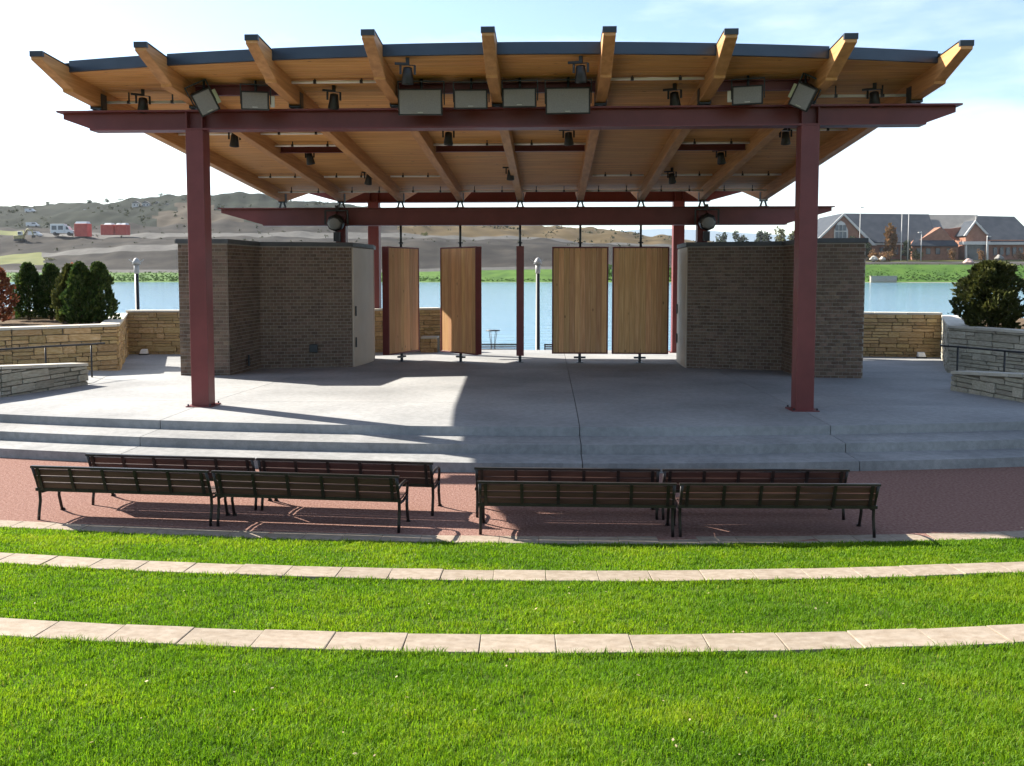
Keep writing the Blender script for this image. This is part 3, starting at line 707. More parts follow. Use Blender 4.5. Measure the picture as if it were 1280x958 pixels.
LA, LB, LC, LD, LE = (-10.56,24.49), (-9.18,24.57), (-9.06,26.92), (-6.35,27.70), (-6.19,30.1)
REe, RD, RC, RB, RA = (4.32,30.4), (4.27,28.02), (7.02,27.14), (7.07,24.9), (8.63,24.75)
brick_wall('warm brown brick wall left of the stage panels', [LA, LB, LC, LD, LE, (-6.4,31.5), (-8.6,31.8), (-11.2,28.5)], [(LA,LB), (LB,LC), (LC,LD)], (LD, LE), [(-7.50,27.33,.85,.26,.26), (-9.02,25.75,.62,.05,.34)])
brick_wall('dark brick wall right of the stage panels in shade', [REe, RD, RC, RB, RA, (9.3,28.5), (6.7,31.8), (4.6,31.6)], [(RD,RC), (RC,RB), (RB,RA)], (REe, RD), [])

# ------------------------------------------------------------------ limestone walls
stone_var = variants(6, M['stone'], .035, .07); grey_var = variants(6, M['greystone'], .035, .07); cope_var = variants(3, M['coping'], .008, .03)
def stone_wall(name, label, pts, top_z, thick=.45, base=None, var=None, cat='wall', group=None, cope=True, seed=1, ztops=None, side=None):
    """Coursed rubble wall along a polyline; every stone its own block."""
    r = random.Random(seed); t = empty(name, (pts[0][0], pts[0][1], floor_z(pts[0][1])), 0, label, cat, group); var = var or stone_var
    loc = Vector(t.location)
    for i in range(len(pts)-1):
        a, b = Vector(pts[i]), Vector(pts[i+1]); d = b-a; L_ = d.length; d.normalize(); nrm = Vector((d.y, -d.x))
        ref = Vector(side) if side else Vector((0,0))
        if nrm.dot(ref-a) < 0: nrm = -nrm
        za = base if base is not None else min(floor_z(a.y), floor_z(b.y))-.05
        t0 = ztops[i] if ztops else top_z; t1 = ztops[i+1] if ztops else top_z
        lo = lambda u: (t0+(t1-t0)*u/L_)
        ang = math.atan2(d.y, d.x)
        m = MB(); p0 = a-nrm*.025; p1 = b-nrm*.025; q1 = b-nrm*thick; q0 = a-nrm*thick
        zc = .07 if cope else 0
        m.hexa([(p0.x,p0.y,za),(p1.x,p1.y,za),(q1.x,q1.y,za),(q0.x,q0.y,za),(p0.x,p0.y,t0-zc-.01),(p1.x,p1.y,t1-zc-.01),(q1.x,q1.y,t1-zc-.01),(q0.x,q0.y,t0-zc-.01)])
        o = m.build('mortar_core', M['mortar'], None); o.data.transform(Matrix.Translation(-loc)); o.parent = t
        zmax = max(t0,t1)-zc; z = za
        while z < zmax-.03:
            h = r.choice((.11,.15,.19,.23)); 
            if zmax-z-h < .07: h = zmax-z
            u = -r.uniform(0,.3)
            while u < L_-.01:
                w = r.uniform(.22,.72)*(1.25 if h > .16 else 1); u0, u1 = max(u,0), min(u+w, L_)
                if L_-u1 < .1: u1 = L_
                hh = h
                lim = min(lo(u0), lo(u1))-zc
                if z+hh > lim: hh = lim-z
                if u1-u0 > .05 and hh > .04:
                    parts = [(z, hh)]
                    if hh > .17 and r.random() < .3: parts = [(z, hh*.5), (z+hh*.5, hh*.5)]
                    for (zz, h2) in parts:
                        c = a+d*((u0+u1)/2); dep = .12+r.uniform(-.012,.03); c = c+nrm*(dep/2-.075)
                        inst('stone', r.choice(var), t, (c.x-loc.x, c.y-loc.y, zz+h2/2-loc.z), (0,0,ang+r.uniform(-.01,.01)+(math.pi if r.random()<.5 else 0)), (u1-u0-.016, dep, h2-.016))
                u = u1 if u1 < L_ else L_+1
            z += h
        if cope:
            u = 0
            while u < L_-.01:
                w = min(r.uniform(.8,1.2), L_-u); 
                if L_-u-w < .3: w = L_-u
                c = a+d*(u+w/2)-nrm*(thick/2-.03); zt = lo(u+w/2); sl = math.atan2(t1-t0, L_)
                inst('coping_stone', r.choice(cope_var), t, (c.x-loc.x, c.y-loc.y, zt-.035-loc.z), (0,-sl,ang), (w-.01, thick+.1, .075))
                u += w
    return t
GW = 'limestone walls round the stage'
stone_wall('limestone_wall', 'tan limestone wall at the back left, meeting the brick wall', [(-16.4,33.2), (-10.2,33.5), (-4.6,36.2)], 1.78, seed=3, group=GW)
stone_wall('limestone_wall', 'sunless tan limestone wall at the back right behind a lit slab', [(7.2,34.2), (14.5,33.4)], 1.74, seed=4, group=GW)
stone_wall('planter_wall', 'left limestone planter wall with arborvitae above it', [(-16.4,33.15), (-13.15,26.0), (-15.3,24.2), (-20,20.3)], 1.68, seed=5, group=GW, side=(-12,24))
stone_wall('planter_wall', 'right limestone planter wall under the dark rounded shrub', [(14.52,33.3), (11.85,26.7), (12.95,23.9), (16,19.0)], 1.66, seed=6, group=GW, side=(10,24), var=grey_var)
stone_wall('ramp_wall', 'low limestone ramp wall at the left edge of the stage', [(-11.85,21.8), (-12.3,18.97), (-13.6,15.5)], 1.0, thick=.4, seed=7, group=GW, ztops=[.93,1.15,1.4], side=(-10,20), var=grey_var, base=.1)
stone_wall('ramp_wall', 'low limestone ramp wall at the right edge of the stage', [(9.72,21.7), (10.18,19.32), (11.5,15.8)], 1.0, thick=.4, seed=8, group=GW, ztops=[.85,1.05,1.3], side=(8,20), var=grey_var, base=.1)
stone_wall('planter_wall', 'back left terrace planter wall behind the arborvitae', [(-17.2,31.5), (-21,30.2), (-27,26)], 1.86, seed=9, group=GW, side=(-14,25))
# planter soil
m = MB(); m.add([(-16.3,33.0,1.55),(-13.3,26.1,1.55),(-15.4,24.3,1.55),(-20,20.4,1.55),(-30,20.4,1.55),(-30,34,1.55)], [(0,1,2,3,4,5)])
m.add([(14.4,33.2,1.55),(11.98,26.8,1.55),(13.05,24.0,1.55),(16.1,19.1,1.55),(29,19.1,1.55),(29,34,1.55)], [(0,1,2,3,4,5)])
tag(m.build('planter_soil', M['soil']), 'raised soil beds behind the planter walls', kind='structure')
# ramps rising between planter and ramp walls
m = MB(); m.add([(-11.9,22.2,floor_z(22)+.004),(-13.1,25.9,floor_z(25.9)+.004),(-20,20.3,.95),(-13.2,15.5,.80)], [(0,1,2,3)])
m.add([(9.9,22.2,floor_z(22)+.004),(11.8,26.6,floor_z(26.6)+.004),(16,19.0,.95),(11.1,15.8,.80)], [(0,1,2,3)])
tag(m.build('ramp', M['concrete']), 'concrete ramps between the planter walls and the low ramp walls', kind='structure')
stone_wall('stone_pier', 'small sunlit limestone pier behind the second panel', [(-5.25,35.0), (-4.58,35.0)], .66, thick=.6, seed=12, cat='pier')
# handrails
def handrail(label, pts, posts):
    t = empty('handrail', (pts[0][0], pts[0][1], pts[0][2]-.95), 0, label, 'handrail', 'dark handrails beside the ramps'); loc = Vector(t.location)
    m = MB(); m.tube([Vector(p)-loc for p in pts], .026, 8); m.build('rail', M['black'], t, True)
    for p, zb in posts:
        m = MB(); q = Vector(p)-loc; m.tube([(q.x,q.y,zb-loc.z),(q.x,q.y,q.z-.02)], .024, 8); m.tube([(q.x,q.y,zb-loc.z),(q.x,q.y,zb-loc.z+.02)], .06, 10); m.build('post', M['black'], t, True)
handrail('dark maroon handrail in front of the left planter wall', [(-12.45,23.9,1.27),(-12.63,23.5,1.27),(-13.02,22.0,1.33),(-13.58,20.9,1.34),(-15.2,18.2,1.5)], [((-12.62,23.5,1.26),.33),((-13.02,22.0,1.32),.45),((-13.6,20.8,1.34),.5)])
handrail('dark maroon handrail in front of the right planter wall', [(10.05,23.2,1.34),(10.36,22.9,1.34),(10.83,21.5,1.36),(10.9,20.3,1.41),(12.4,18.0,1.5)], [((10.36,22.9,1.34),.33),((10.83,21.5,1.36),.4),((11.3,19.7,1.42),.5)])
# low white uplights at the wall feet
def uplight(label, x, y):
    t = empty('wall_light', (x, y, floor_z(y)), 0, label, 'light', 'small white lights at the wall feet')
    m = MB(); m.box(-.16,.16,-.12,.10,0,.05); m.build('base', M['capmetal'], t)
    m = MB(); m.hexa([(-.14,-.10,.05),(.14,-.10,.05),(.14,.08,.05),(-.14,.08,.05),(-.12,-.02,.20),(.12,-.02,.20),(.12,.08,.22),(-.12,.08,.22)]); m.build('housing', M['conduit'], t, bevel=.01)
uplight('small white floodlight at the foot of the left limestone wall', -15.6, 32.9)
uplight('small white floodlight at the foot of the right limestone wall', 13.6, 32.95)

# ------------------------------------------------------------------ benches
def make_bench():
    t = empty('bench', (0,0,0)); Lb = 2.42; n = 5; h = Lb/2
    # local: +Y towards the stage (seat side), back on the -Y side; back leans to -Y
    def back_y(z): return -.02 - (z-.43)*.30
    frame_pts_rear = [(0,-.05,0), (0,-.035,.12), (0,.0,.28), (0,-.01,.43), (0,back_y(.60),.60), (0,back_y(.80)-.02,.80)]
    for sx in (-1, 1):
        x = sx*(h-.03)
        m = MB(); m.tube([(x,p[1],p[2]) for p in frame_pts_rear], .02, 8); m.build('rear_leg', M['blacksteel'], t, True)
        m = MB(); m.tube([(x,.50,0),(x,.47,.10),(x,.43,.25),(x,.44,.42)], .02, 8); m.tube([(x,.49,0),(x,.53,.008)], .03, 8); m.build('front_leg', M['blacksteel'], t, True)
        m = MB(); m.tube([(x,.0,.40),(x,.22,.385),(x,.45,.41)], .018, 8); m.build('seat_rail', M['blacksteel'], t, True)
        m = MB(); m.tube([(x,back_y(.62),.62),(x,.10,.645),(x,.36,.645),(x,.46,.61),(x,.48,.54),(x,.44,.42)], .019, 8); m.build('armrest', M['blacksteel'], t, True)
    m = MB(); m.bar((-h,back_y(.81),.81), (h,back_y(.81),.81), .045, .035); m.build('top_rail', M['blacksteel'], t)
    m = MB(); m.bar((-h,back_y(.455)-.01,.455), (h,back_y(.455)-.01,.455), .04, .045); m.build('bottom_rail', M['blacksteel'], t)
    for i in range(n+1):
        x = -h+.10+(Lb-.2)*i/n; m = MB(); m.bar((x,back_y(.455)-.028,.455), (x,back_y(.80)-.028,.80), .04, .012, (0,1,0)); m.build('back_strap', M['blacksteel'], t)
    for k in range(3):
        z = .525+.103*k; m = MB(); m.obox((0, back_y(z), z), (1,0,0), Vector((0,1,.30)).normalized(), Vector((0,-.30,1)).normalized(), h-.04, .014, .0495); m.build('back_slat', M['benchwood'], t, bevel=.006)
    for k in range(4):
        y = .055+.115*k; m = MB(); m.box(-h+.04, h-.04, y-.0545, y+.0545, .425-.012*(1.5-abs(k-1.5)), .455-.012*(1.5-abs(k-1.5))); m.build('seat_slat', M['benchwood'], t, bevel=.006)
    return t
bench0 = make_bench(); bi = 0
BN = [((-6.74,11.04),(-4.30,10.86),'front row left bench, outer one with its far end in sun'), ((-4.29,10.86),(-1.85,10.68),'front row left bench, inner one beside the aisle with a sunlit armrest'),
      ((-.93,10.66),(1.54,10.66),'front row right bench beside the aisle in shade'), ((1.53,10.67),(3.98,10.74),'front row right bench, outer end one in shade'),
      ((-6.42,11.80),(-3.98,11.63),'back row left bench nearest the steps, outer one'), ((-3.97,11.63),(-1.54,11.46),'back row left bench beside the aisle, by the sunlit gap'),
      ((-1.02,11.42),(1.42,11.42),'back row right bench beside the aisle, behind another bench'), ((1.42,11.42),(3.86,11.52),'back row right bench at the outer right end')]
benches = [bench0]+[copy_tree(bench0) for _ in BN[1:]]
for a, b, lab in BN:
    o = benches[bi]; bi += 1
    right = a[0] > -1.2; o.scale = (1, .9, .83 if right else .89)
    for ch in list(o.children):                       # arms stand only at the aisle ends of each run
        if ch.name.startswith('armrest') and (sum(v.co.x for v in ch.data.vertices) < 0) != (bi % 2 == 1): bpy.data.objects.remove(ch)
    o.location = ((a[0]+b[0])/2, (a[1]+b[1])/2+.05, 0); o.rotation_euler = (0,0,math.atan2(b[1]-a[1], b[0]-a[0]))
    tag(o, 'slatted bench, '+lab, 'bench', 'slatted benches facing the stage')

# ------------------------------------------------------------------ things on the lower promenade
def lamp(x, y, label, h=4.78):
    t = empty('street_lamp', (x,y,-.85), 0, label, 'street lamp', 'lamps along the lakeside')
    m = MB(); m.tube([(0,0,0),(0,0,.3),(0,0,.32),(0,0,h-.75)], [.16,.16,.11,.09], 12); m.build('post', M['black'], t, True)
    m = MB(); m.tube([(0,0,h-.75),(0,0,h-.7),(0,0,h-.3)], [.09,.12,.12], 12); m.build('lantern', M['lampgrey'], t, True)
    m = MB(); m.tube([(0,0,h-.3),(0,0,h-.18),(0,0,h-.05),(0,0,h)], [.19,.17,.09,.03], 14); m.build('cap', M['lampgrey'], t, True)
    m = MB(); m.bar((-.18,0,h-.20),(-.36,0,h-.08),.06,.03); m.bar((.18,0,h-.20),(.36,0,h-.08),.06,.03); m.build('wing', M['lampgrey'], t)
lamp(-.66, 41, 'lakeside lamp seen between the panels')
lamp(-19.7, 41, 'lakeside lamp beyond the left limestone wall')
def low_bench(x0, x1, y, label):
    t = empty('lakeside_bench', ((x0+x1)/2, y, -.85), 0, label, 'bench', 'benches on the lower promenade'); w = (x1-x0)/2
    m = MB(); m.box(-w,w,-.03,.03,.78,.84); m.build('top_rail', M['blacksteel'], t)
    for k in range(4): m = MB(); m.box(-w+.05,w-.05,-.018,.018,.46+.08*k,.51+.08*k); m.build('back_slat', M['benchwood'], t)
    for k in range(3): m = MB(); m.box(-w+.05,w-.05,.06+.14*k,.17+.14*k,.42,.45); m.build('seat_slat', M['benchwood'], t)
    for sx in (-1,1):
        m = MB(); m.box(sx*(w-.03)-.03,sx*(w-.03)+.03,-.03,.03,0,.78); m.box(sx*(w-.03)-.03,sx*(w-.03)+.03,.42,.48,0,.42); m.build('leg', M['blacksteel'], t)
low_bench(-3.35, -1.35, 40.0, 'black slatted bench left of the edge-on panel, by the water')
low_bench(-.35, 1.6, 40.0, 'black slatted bench behind the front-facing panel, by the water')
t = empty('bistro_table', (-2.78, 41.4, -.85), 0, 'small black table on thin legs by the water', 'table')
m = MB(); m.tube([(0,0,1.33),(0,0,1.37)], .33, 16); m.build('tabletop', M['black'], t, True)
for k in range(4):
    a = k*math.pi/2+.6; m = MB(); m.tube([(.24*math.cos(a),.24*math.sin(a),0),(.10*math.cos(a),.10*math.sin(a),.6),(.22*math.cos(a),.22*math.sin(a),1.33)], .014, 6); m.build('leg', M['black'], t, True)
t = empty('white_post', (-4.42, 35.9, floor_z(35.9)), 0, 'slim white post beside the limestone pier', 'post')
m = MB(); m.tube([(0,0,0),(0,0,.05),(0,0,.06),(0,0,1.28),(0,0,1.32)], [.09,.09,.045,.045,.02], 10); m.build('shaft', M['conduit'], t, True)

# ------------------------------------------------------------------ shrubs and trees
leaf_m = {}
def leafmat(name, c1, c2, c3, tr=.3):
    if name not in leaf_m: leaf_m[name] = material(name, c1, c2, 3, .7, island=.35, c3=c3, transl=tr, spec=.2)
    return leaf_m[name]
def foliage(n, fn, size, seed, up=.6):
    r = random.Random(seed); m = MB()
    for _ in range(n):
        c, outw = fn(r); c = Vector(c); d = (Vector(outw).normalized()+Vector((r.gauss(0,.35), r.gauss(0,.35), up+r.gauss(0,.3)))).normalized()
        s = d.cross(Vector((r.gauss(0,1), r.gauss(0,1), r.gauss(0,1)))).normalized(); l = size*r.uniform(.6,1.4); w = l*r.uniform(.28,.45)
        nn = d.cross(s)*l*.12
        m.add([c, c+d*l*.45+s*w+nn, c+d*l, c+d*l*.45-s*w-nn], [(0,1,2,3)])
    return m
def conifer(name, label, x, y, z, h, rad, mat, n=2600, seed=1, group=None, shape='column', cat='shrub', size=.12):
    t = empty(name, (x,y,z), 0, label, cat, group)
    m = MB(); m.tube([(0,0,-.05),(.01,.01,h*.4),(0,.02,h*.85)], [.06,.045,.012], 8)
    for k in range(7):
        a = k*2.4; zz = h*(.08+.1*k); m.tube([(0,0,zz),(.5*rad*math.cos(a),.5*rad*math.sin(a),zz+.2)], [.02,.006], 5)
    m.build('trunk', M['bark'], t, True)
    ph = [random.Random(seed).uniform(0,6.28) for _ in range(6)]
    def fn(r):
        u = r.random()**.85; a = r.uniform(0, 6.283)
        if shape == 'column': prof = min(1, (1-u)**.55*1.25)*(.72+.28*min(1, u*5+.2))
        else: prof = math.sqrt(max(0, 1-(2*u-.85)**2*.72)) if u < .98 else .2
        am = 1.35 if shape == 'column' else 1.9
        lump = 1+am*.16*math.sin(3*a+ph[0]+7*u)+am*.12*math.sin(5*a+ph[1]-11*u)+.10*math.sin(9*u*3+ph[2]+2*a)
        rr = rad*prof*lump*(.45+.55*r.random()**.35)*(1+(.22*r.random() if r.random() < .12 else 0))
        return (rr*math.cos(a), rr*math.sin(a), u*h*.97+.02), (math.cos(a), math.sin(a), .5)
    foliage(n, fn, size, seed, .8 if shape == 'column' else .5).build('crown', mat, t)
    return t
GA = 'evergreen shrubs in the left planters'
arb = leafmat('arborvitae_foliage', (.014,.040,.010), (.115,.15,.030), (.042,.080,.017))
rus = leafmat('reddish_foliage', (.16,.05,.028), (.30,.12,.05), (.23,.08,.04))
bro = leafmat('bronzed_evergreen', (.030,.044,.012), (.125,.125,.03), (.062,.072,.018))
for i, (x, y, h, r_, mt, lab) in enumerate([(-15.9,28.4,1.92,.42,bro,'bronze topped arborvitae, left of the three above the planter wall'), (-15.35,28.0,1.98,.42,arb,'dark green arborvitae, middle of the three above the planter wall'), (-14.95,28.4,1.98,.46,arb,'dark green arborvitae, right of the three above the planter wall')]):
    conifer('arborvitae', lab, x, y, 1.55, h, r_, mt, 3600, 20+i, GA)
conifer('arborvitae', 'dark arborvitae further back, left of the pair', -18.3, 30, 1.62, 1.9, .46, arb, 3000, 31, GA)
conifer('arborvitae', 'dark arborvitae further back, right of the pair', -17.55, 30.1, 1.62, 1.88, .44, arb, 3000, 32, GA)
conifer('red_shrub', 'rust red shrub at the left edge of the photo', -18.15, 28, 1.6, 1.75, .40, rus, 1700, 33, GA, 'round')
conifer('red_shrub', 'small rust red shrub peeking out behind the bronze arborvitae', -16.5, 29.6, 1.55, 1.95, .3, rus, 900, 34, GA)
conifer('round_shrub', 'large dark rounded shrub on the right planter', 12.92, 26.6, 1.52, 2.02, .70, bro, 8000, 40, 'shrubs on the right planter', 'round', 'shrub', .12)
conifer('round_shrub', 'dark rounded shrub cut by the right photo edge', 14.75, 26.0, 1.52, 1.75, .75, arb, 4000, 41, 'shrubs on the right planter', 'round')

bgc = [leafmat('far_dark_tree', (.03,.05,.03), (.075,.10,.05), (.05,.07,.038)), leafmat('far_autumn_tree', (.18,.09,.04), (.30,.17,.07), (.24,.13,.05)), leafmat('far_olive_tree', (.10,.11,.04), (.2,.19,.07), (.14,.14,.05))]
def far_tree(px, base, topy, d, wpx, kind, label, seed, group='trees on the far shore'):
    p = sight(px, base, d); h = (base-topy)/1100*d; w = wpx/1100*d/2
    t = empty('tree', p, 0, label, 'tree', group)
    m = MB(); m.tube([(0,0,-.5),(0,0,h*.3),(w*.1,0,h*.75)], [h*.035,h*.028,h*.01], 6)
    for a in (0.4, 2.3, 4.4): m.tube([(0,0,h*.3),(w*.5*math.cos(a),w*.5*math.sin(a),h*.62)], [h*.018,h*.006], 5)
    m.build('trunk', M['bark'], t)
    cl = random.Random(seed); blobs = [(cl.gauss(0,.45)*w, cl.gauss(0,.45)*w, h*cl.uniform(.22,.86), cl.uniform(.28,.5)) for _ in range(12)]
    def fn(r):
        b = r.choice(blobs); v = Vector((r.gauss(0,1), r.gauss(0,1), r.gauss(0,1))).normalized()*r.random()**.4
        return (b[0]+v.x*w*b[3], b[1]+v.y*w*b[3], b[2]+v.z*h*b[3]*.5), v
    foliage(650, fn, h*.10, seed, .2).build('crown', bgc[kind], t)
FT = [(902,312,291,800,10,0,'low dark tree first in the far row behind the right wall'),(926,312,288,790,13,0,'broad dark tree second in the far row behind the right wall'),(948,314,290,800,11,0,'dark tree third in the far row behind the right wall'),
 (958,314,292,780,7,0,'narrow small dark tree in the far row'),(976,315,287,760,14,2,'tall thin crowned tree left of the right front column'),(991,316,290,780,10,2,'loose crowned tree beside the right front column'),
 (1113,326,284,484,12,1,'rust coloured tree in front of the church roof'),(1064,326,298,484,13,0,'green bush tree below the church gable window'),(1084,326,302,484,10,0,'dark bush right of the church gable'),
 (1134,326,302,486,8,0,'dark slim tree behind the flagpoles'),(1146,326,314,484,14,2,'olive bush row left of the low church wing'),(1190,326,312,484,10,1,'reddish bush at the low church wing'),(1226,326,313,480,8,1,'orange bush before the church entrance'),(1275,326,314,484,14,1,'reddish bush at the right photo edge'),
 (112,256,248,800,8,0,'small tree on the ridge above the red containers'),(134,254,247,800,12,0,'round tree on the left ridge'),(60,258,252,800,7,0,'lone small tree on the far left ridge'),(202,246,241,800,10,0,'tree on the ridge above the hill houses'),(84,258,253,800,10,0,'low ridge bush left of centre of the left hill'),(150,252,248,800,9,0,'low ridge bush beside the round tree'),
 (1093,327,313,470,14,1,'clump of rusty shrubs behind the boulders'),(1105,329,316,465,12,1,'second clump of rusty shrubs near the boulders'),(531,318,292,560,7,2,'pale straw coloured tall plant behind the left panels'),(62,330,322,470,10,2,'straw coloured shrub below the dirt road')]
for i, a in enumerate(FT): far_tree(*a, seed=300+i)
# long grass lining the bank
def tufts():
    r = random.Random(9); m = MB()
    for _ in range(9000):
        px = r.uniform(-60,1340); d = r.uniform(402,430); p = sight(px, 353-(d-400)/28*(11 if px < 700 else 20), d); h = r.uniform(.25,.8); w = r.uniform(.3,.9)
        m.add([p+Vector((-w,0,-.3)), p+Vector((w,0,-.3)), p+Vector((w*.4,.3,h)), p+Vector((-w*.4,.3,h))], [(0,1,2,3)])
    return m
o = tufts().build('bank_grass', leafmat('bank_grass_blades', (.05,.115,.014), (.10,.17,.025), (.07,.14,.018), .3)); tag(o, 'long green grass along the far lake bank', 'grass', kind='stuff')

# low scrub over the hillside and weeds on the dirt
def scrub():
    r = random.Random(77); m = MB()
    for _ in range(1500):
        px = r.uniform(-150, 900); j = r.choice((4,5,5,6,6,6,7,7,7,7,8)); f = r.random()
        k = 0
        while k < 20 and TX[k+1] < px: k += 1
        k = k+(px-TX[k])/(TX[k+1]-TX[k]); d = rows[j][0]*(1-f)+rows[j+1][0]*f
        if r.random() > .25+.9*abs(mn.noise(Vector((px*.02, d*.01, 4)))): continue
        p = sight(px, lerp_row(rows[j][1], k)*(1-f)+lerp_row(rows[j+1][1], k)*f, d); w = r.uniform(.6,2.2)*(1 if j > 5 else .6); h = w*r.uniform(.5,1.1)
        for _q in range(9):
            c = p+Vector((r.gauss(0,w*.5), r.gauss(0,w*.5), r.uniform(-.6,h))); a = r.uniform(0,6.28); q = w*r.uniform(.25,.5)
            u = Vector((math.cos(a), math.sin(a), r.uniform(-.3,.3)))*q; v = Vector((r.gauss(0,.3), r.gauss(0,.3), 1)).normalized()*q
            m.add([c-u-v*.4, c+u-v*.5, c+u*.5+v, c-u*.6+v*.8], [(0,1,2,3)])
    return m
o = scrub().build('scrub', leafmat('scrub_leaves', (.03,.04,.02), (.10,.10,.05), (.055,.065,.032), .2)); tag(o, 'low dark scrub scattered over the far hillside', 'scrub', kind='stuff')

# ------------------------------------------------------------------ church across the lake
M['cbrick'] = material('church_brick', (.27,.13,.09), (.36,.19,.13), .6, .9, island=.05)
M['croof'] = material('church_roof', (.045,.055,.07), (.07,.08,.095), .25, .8)
M['croof2'] = material('church_roof_light', (.22,.215,.20), (.28,.27,.25), .3, .8)
M['trim'] = material('pale_trim', (.58,.56,.53), (.68,.66,.62), 1, .6)
M['pane'] = material('dark_pane', (.06,.08,.10), (.10,.13,.16), .5, .2)
M['redtile'] = material('red_brick_gable', (.36,.14,.09), (.46,.20,.13), .5, .9)
YC = 500
def S(px, py, y=YC): return sight(px, py, y)
ch = empty('church', S(1150, 322), 0, 'long brick church with dark roofs and a tall gable window across the lake', 'church')
def C_(m, nm, mat, parent=None):
    o = m.build(nm, mat, None); o.data.transform(Matrix.Translation(-Vector(ch.location))); o.parent = parent or ch
    return o
def slabpoly(pix, y0, y1):
    m = MB(); m.prism(pix, lambda p: S(p[0], p[1], y0), lambda p: S(p[0], p[1], y0)+Vector((0, y1-y0, 0))); return m
gable = C_(slabpoly([(1021,327),(1021,300),(1055,267),(1092,306),(1092,327)], 496, 540), 'gable_wall', M['cbrick'])
for pts in ([(1018,303),(1055,266.5),(1055,269.5),(1021,303)], [(1055,266.5),(1096,307),(1091,307),(1055,269.5)]):
    C_(slabpoly(pts, 494.6, 495.3), 'gable_trim', M['trim']); C_(slabpoly(pts, 495.3, 540), 'gable_roof', M['croof'])
win = C_(slabpoly([(1043,312),(1043,288),(1047,279),(1051,276),(1056,279),(1060,288),(1060,312)], 495.2, 496.5), 'gable_window', M['trim'])
for x in (1044.5, 1049.3, 1054.2):
    for (y0, y1) in ((309,300),(298.5,290),(288.5,281.5)): C_(slabpoly([(x,y0),(x,y1),(x+3.8,y1),(x+3.8,y0)], 494.9, 495.4), 'pane', M['pane'], win)
for (x0, x1, y0, y1) in ((1027,1031,300,306),(1068,1072,298,304)): C_(slabpoly([(x0,y1),(x0,y0),(x1,y0),(x1,y1)], 495.2, 496.5), 'window', M['pane'])
C_(slabpoly([(1092,327),(1092,300),(1290,300),(1290,327)], 503, 540), 'nave_wall', M['cbrick'])
def roofpoly(pb, pt, d0, d1):
    m = MB(); a = [S(*p, d0) for p in pb]; b = [S(*p, d1) for p in pt]; n = len(a); dn = Vector((0,0,-.5))
    m.add(a+b+[q+dn for q in a]+[q+dn for q in b], [(0,1,3,2),(4,5,7,6),(0,1,5,4),(2,3,7,6),(0,2,6,4),(1,3,7,5)]); return m
C_(roofpoly([(1093,303),(1172,303)], [(1055,267),(1161,268)], 500, 522), 'nave_roof', M['croof'])
C_(roofpoly([(1160,300),(1232,296)], [(1161,268.5),(1222,269)], 505, 524), 'link_roof', M['croof2'])
C_(roofpoly([(1212,303),(1300,303)], [(1222,270),(1268,271)], 502, 522), 'hall_roof', M['croof'])
C_(slabpoly([(1092,306),(1092,303),(1290,303),(1290,306)], 500.5, 503), 'eaves', M['trim'])
C_(slabpoly([(1140,327),(1140,306),(1176,284),(1198,306),(1198,327)], 492, 503), 'low_wing', M['cbrick'])
C_(roofpoly([(1138,307),(1198,307)], [(1150,286),(1177,284)], 489, 500), 'low_wing_roof', M['croof'])
C_(slabpoly([(1176,286),(1188,286),(1224,281),(1222,303),(1200,303)], 501, 504), 'red_gable', M['redtile'])
ent = C_(slabpoly([(1207,327),(1207,297),(1220,276.5),(1234,292),(1234,327)], 490, 503), 'entrance', M['cbrick'])
C_(slabpoly([(1210,327),(1210,304),(1231,304),(1231,327)], 489.2, 490.3), 'doorway', M['pane'], ent)
C_(slabpoly([(1204,306),(1204,302),(1238,302),(1238,306)], 486, 491), 'canopy', M['trim'])
for pts in ([(1205,295),(1219.6,275.6),(1219.6,278.5),(1208,295)], [(1219.6,275.6),(1236,293),(1233,293),(1219.6,278.5)]):
    C_(slabpoly(pts, 488.8, 489.6), 'gable_trim', M['trim']); C_(slabpoly(pts, 489.6, 503), 'gable_roof', M['croof'])
for x in (1207.5, 1234): C_(slabpoly([(x,327),(x,305),(x+1.6,305),(x+1.6,327)], 486.5, 488), 'canopy_post', M['trim'])
m = MB(); p = S(1219.6,276,496); m.box(p.x-.15,p.x+.15,p.y-.15,p.y+.15,p.z,p.z+4.0); m.box(p.x-.9,p.x+.9,p.y-.12,p.y+.12,p.z+2.5,p.z+2.8); C_(m, 'roof_cross', M['trim'])
for x in range(1100,1138,9): C_(slabpoly([(x,320),(x,310),(x+5,309),(x+5,318)], 502.4, 503.4), 'window', M['pane'])
for x in range(1242,1284,8): C_(slabpoly([(x,320),(x,310),(x+4.5,309),(x+4.5,318)], 502.4, 503.4), 'window', M['pane'])
for x in (1146,1158,1170,1184): C_(slabpoly([(x,318),(x,310.5),(x+5,310.5),(x+5,318)], 491.4, 492.3), 'window', M['pane'])
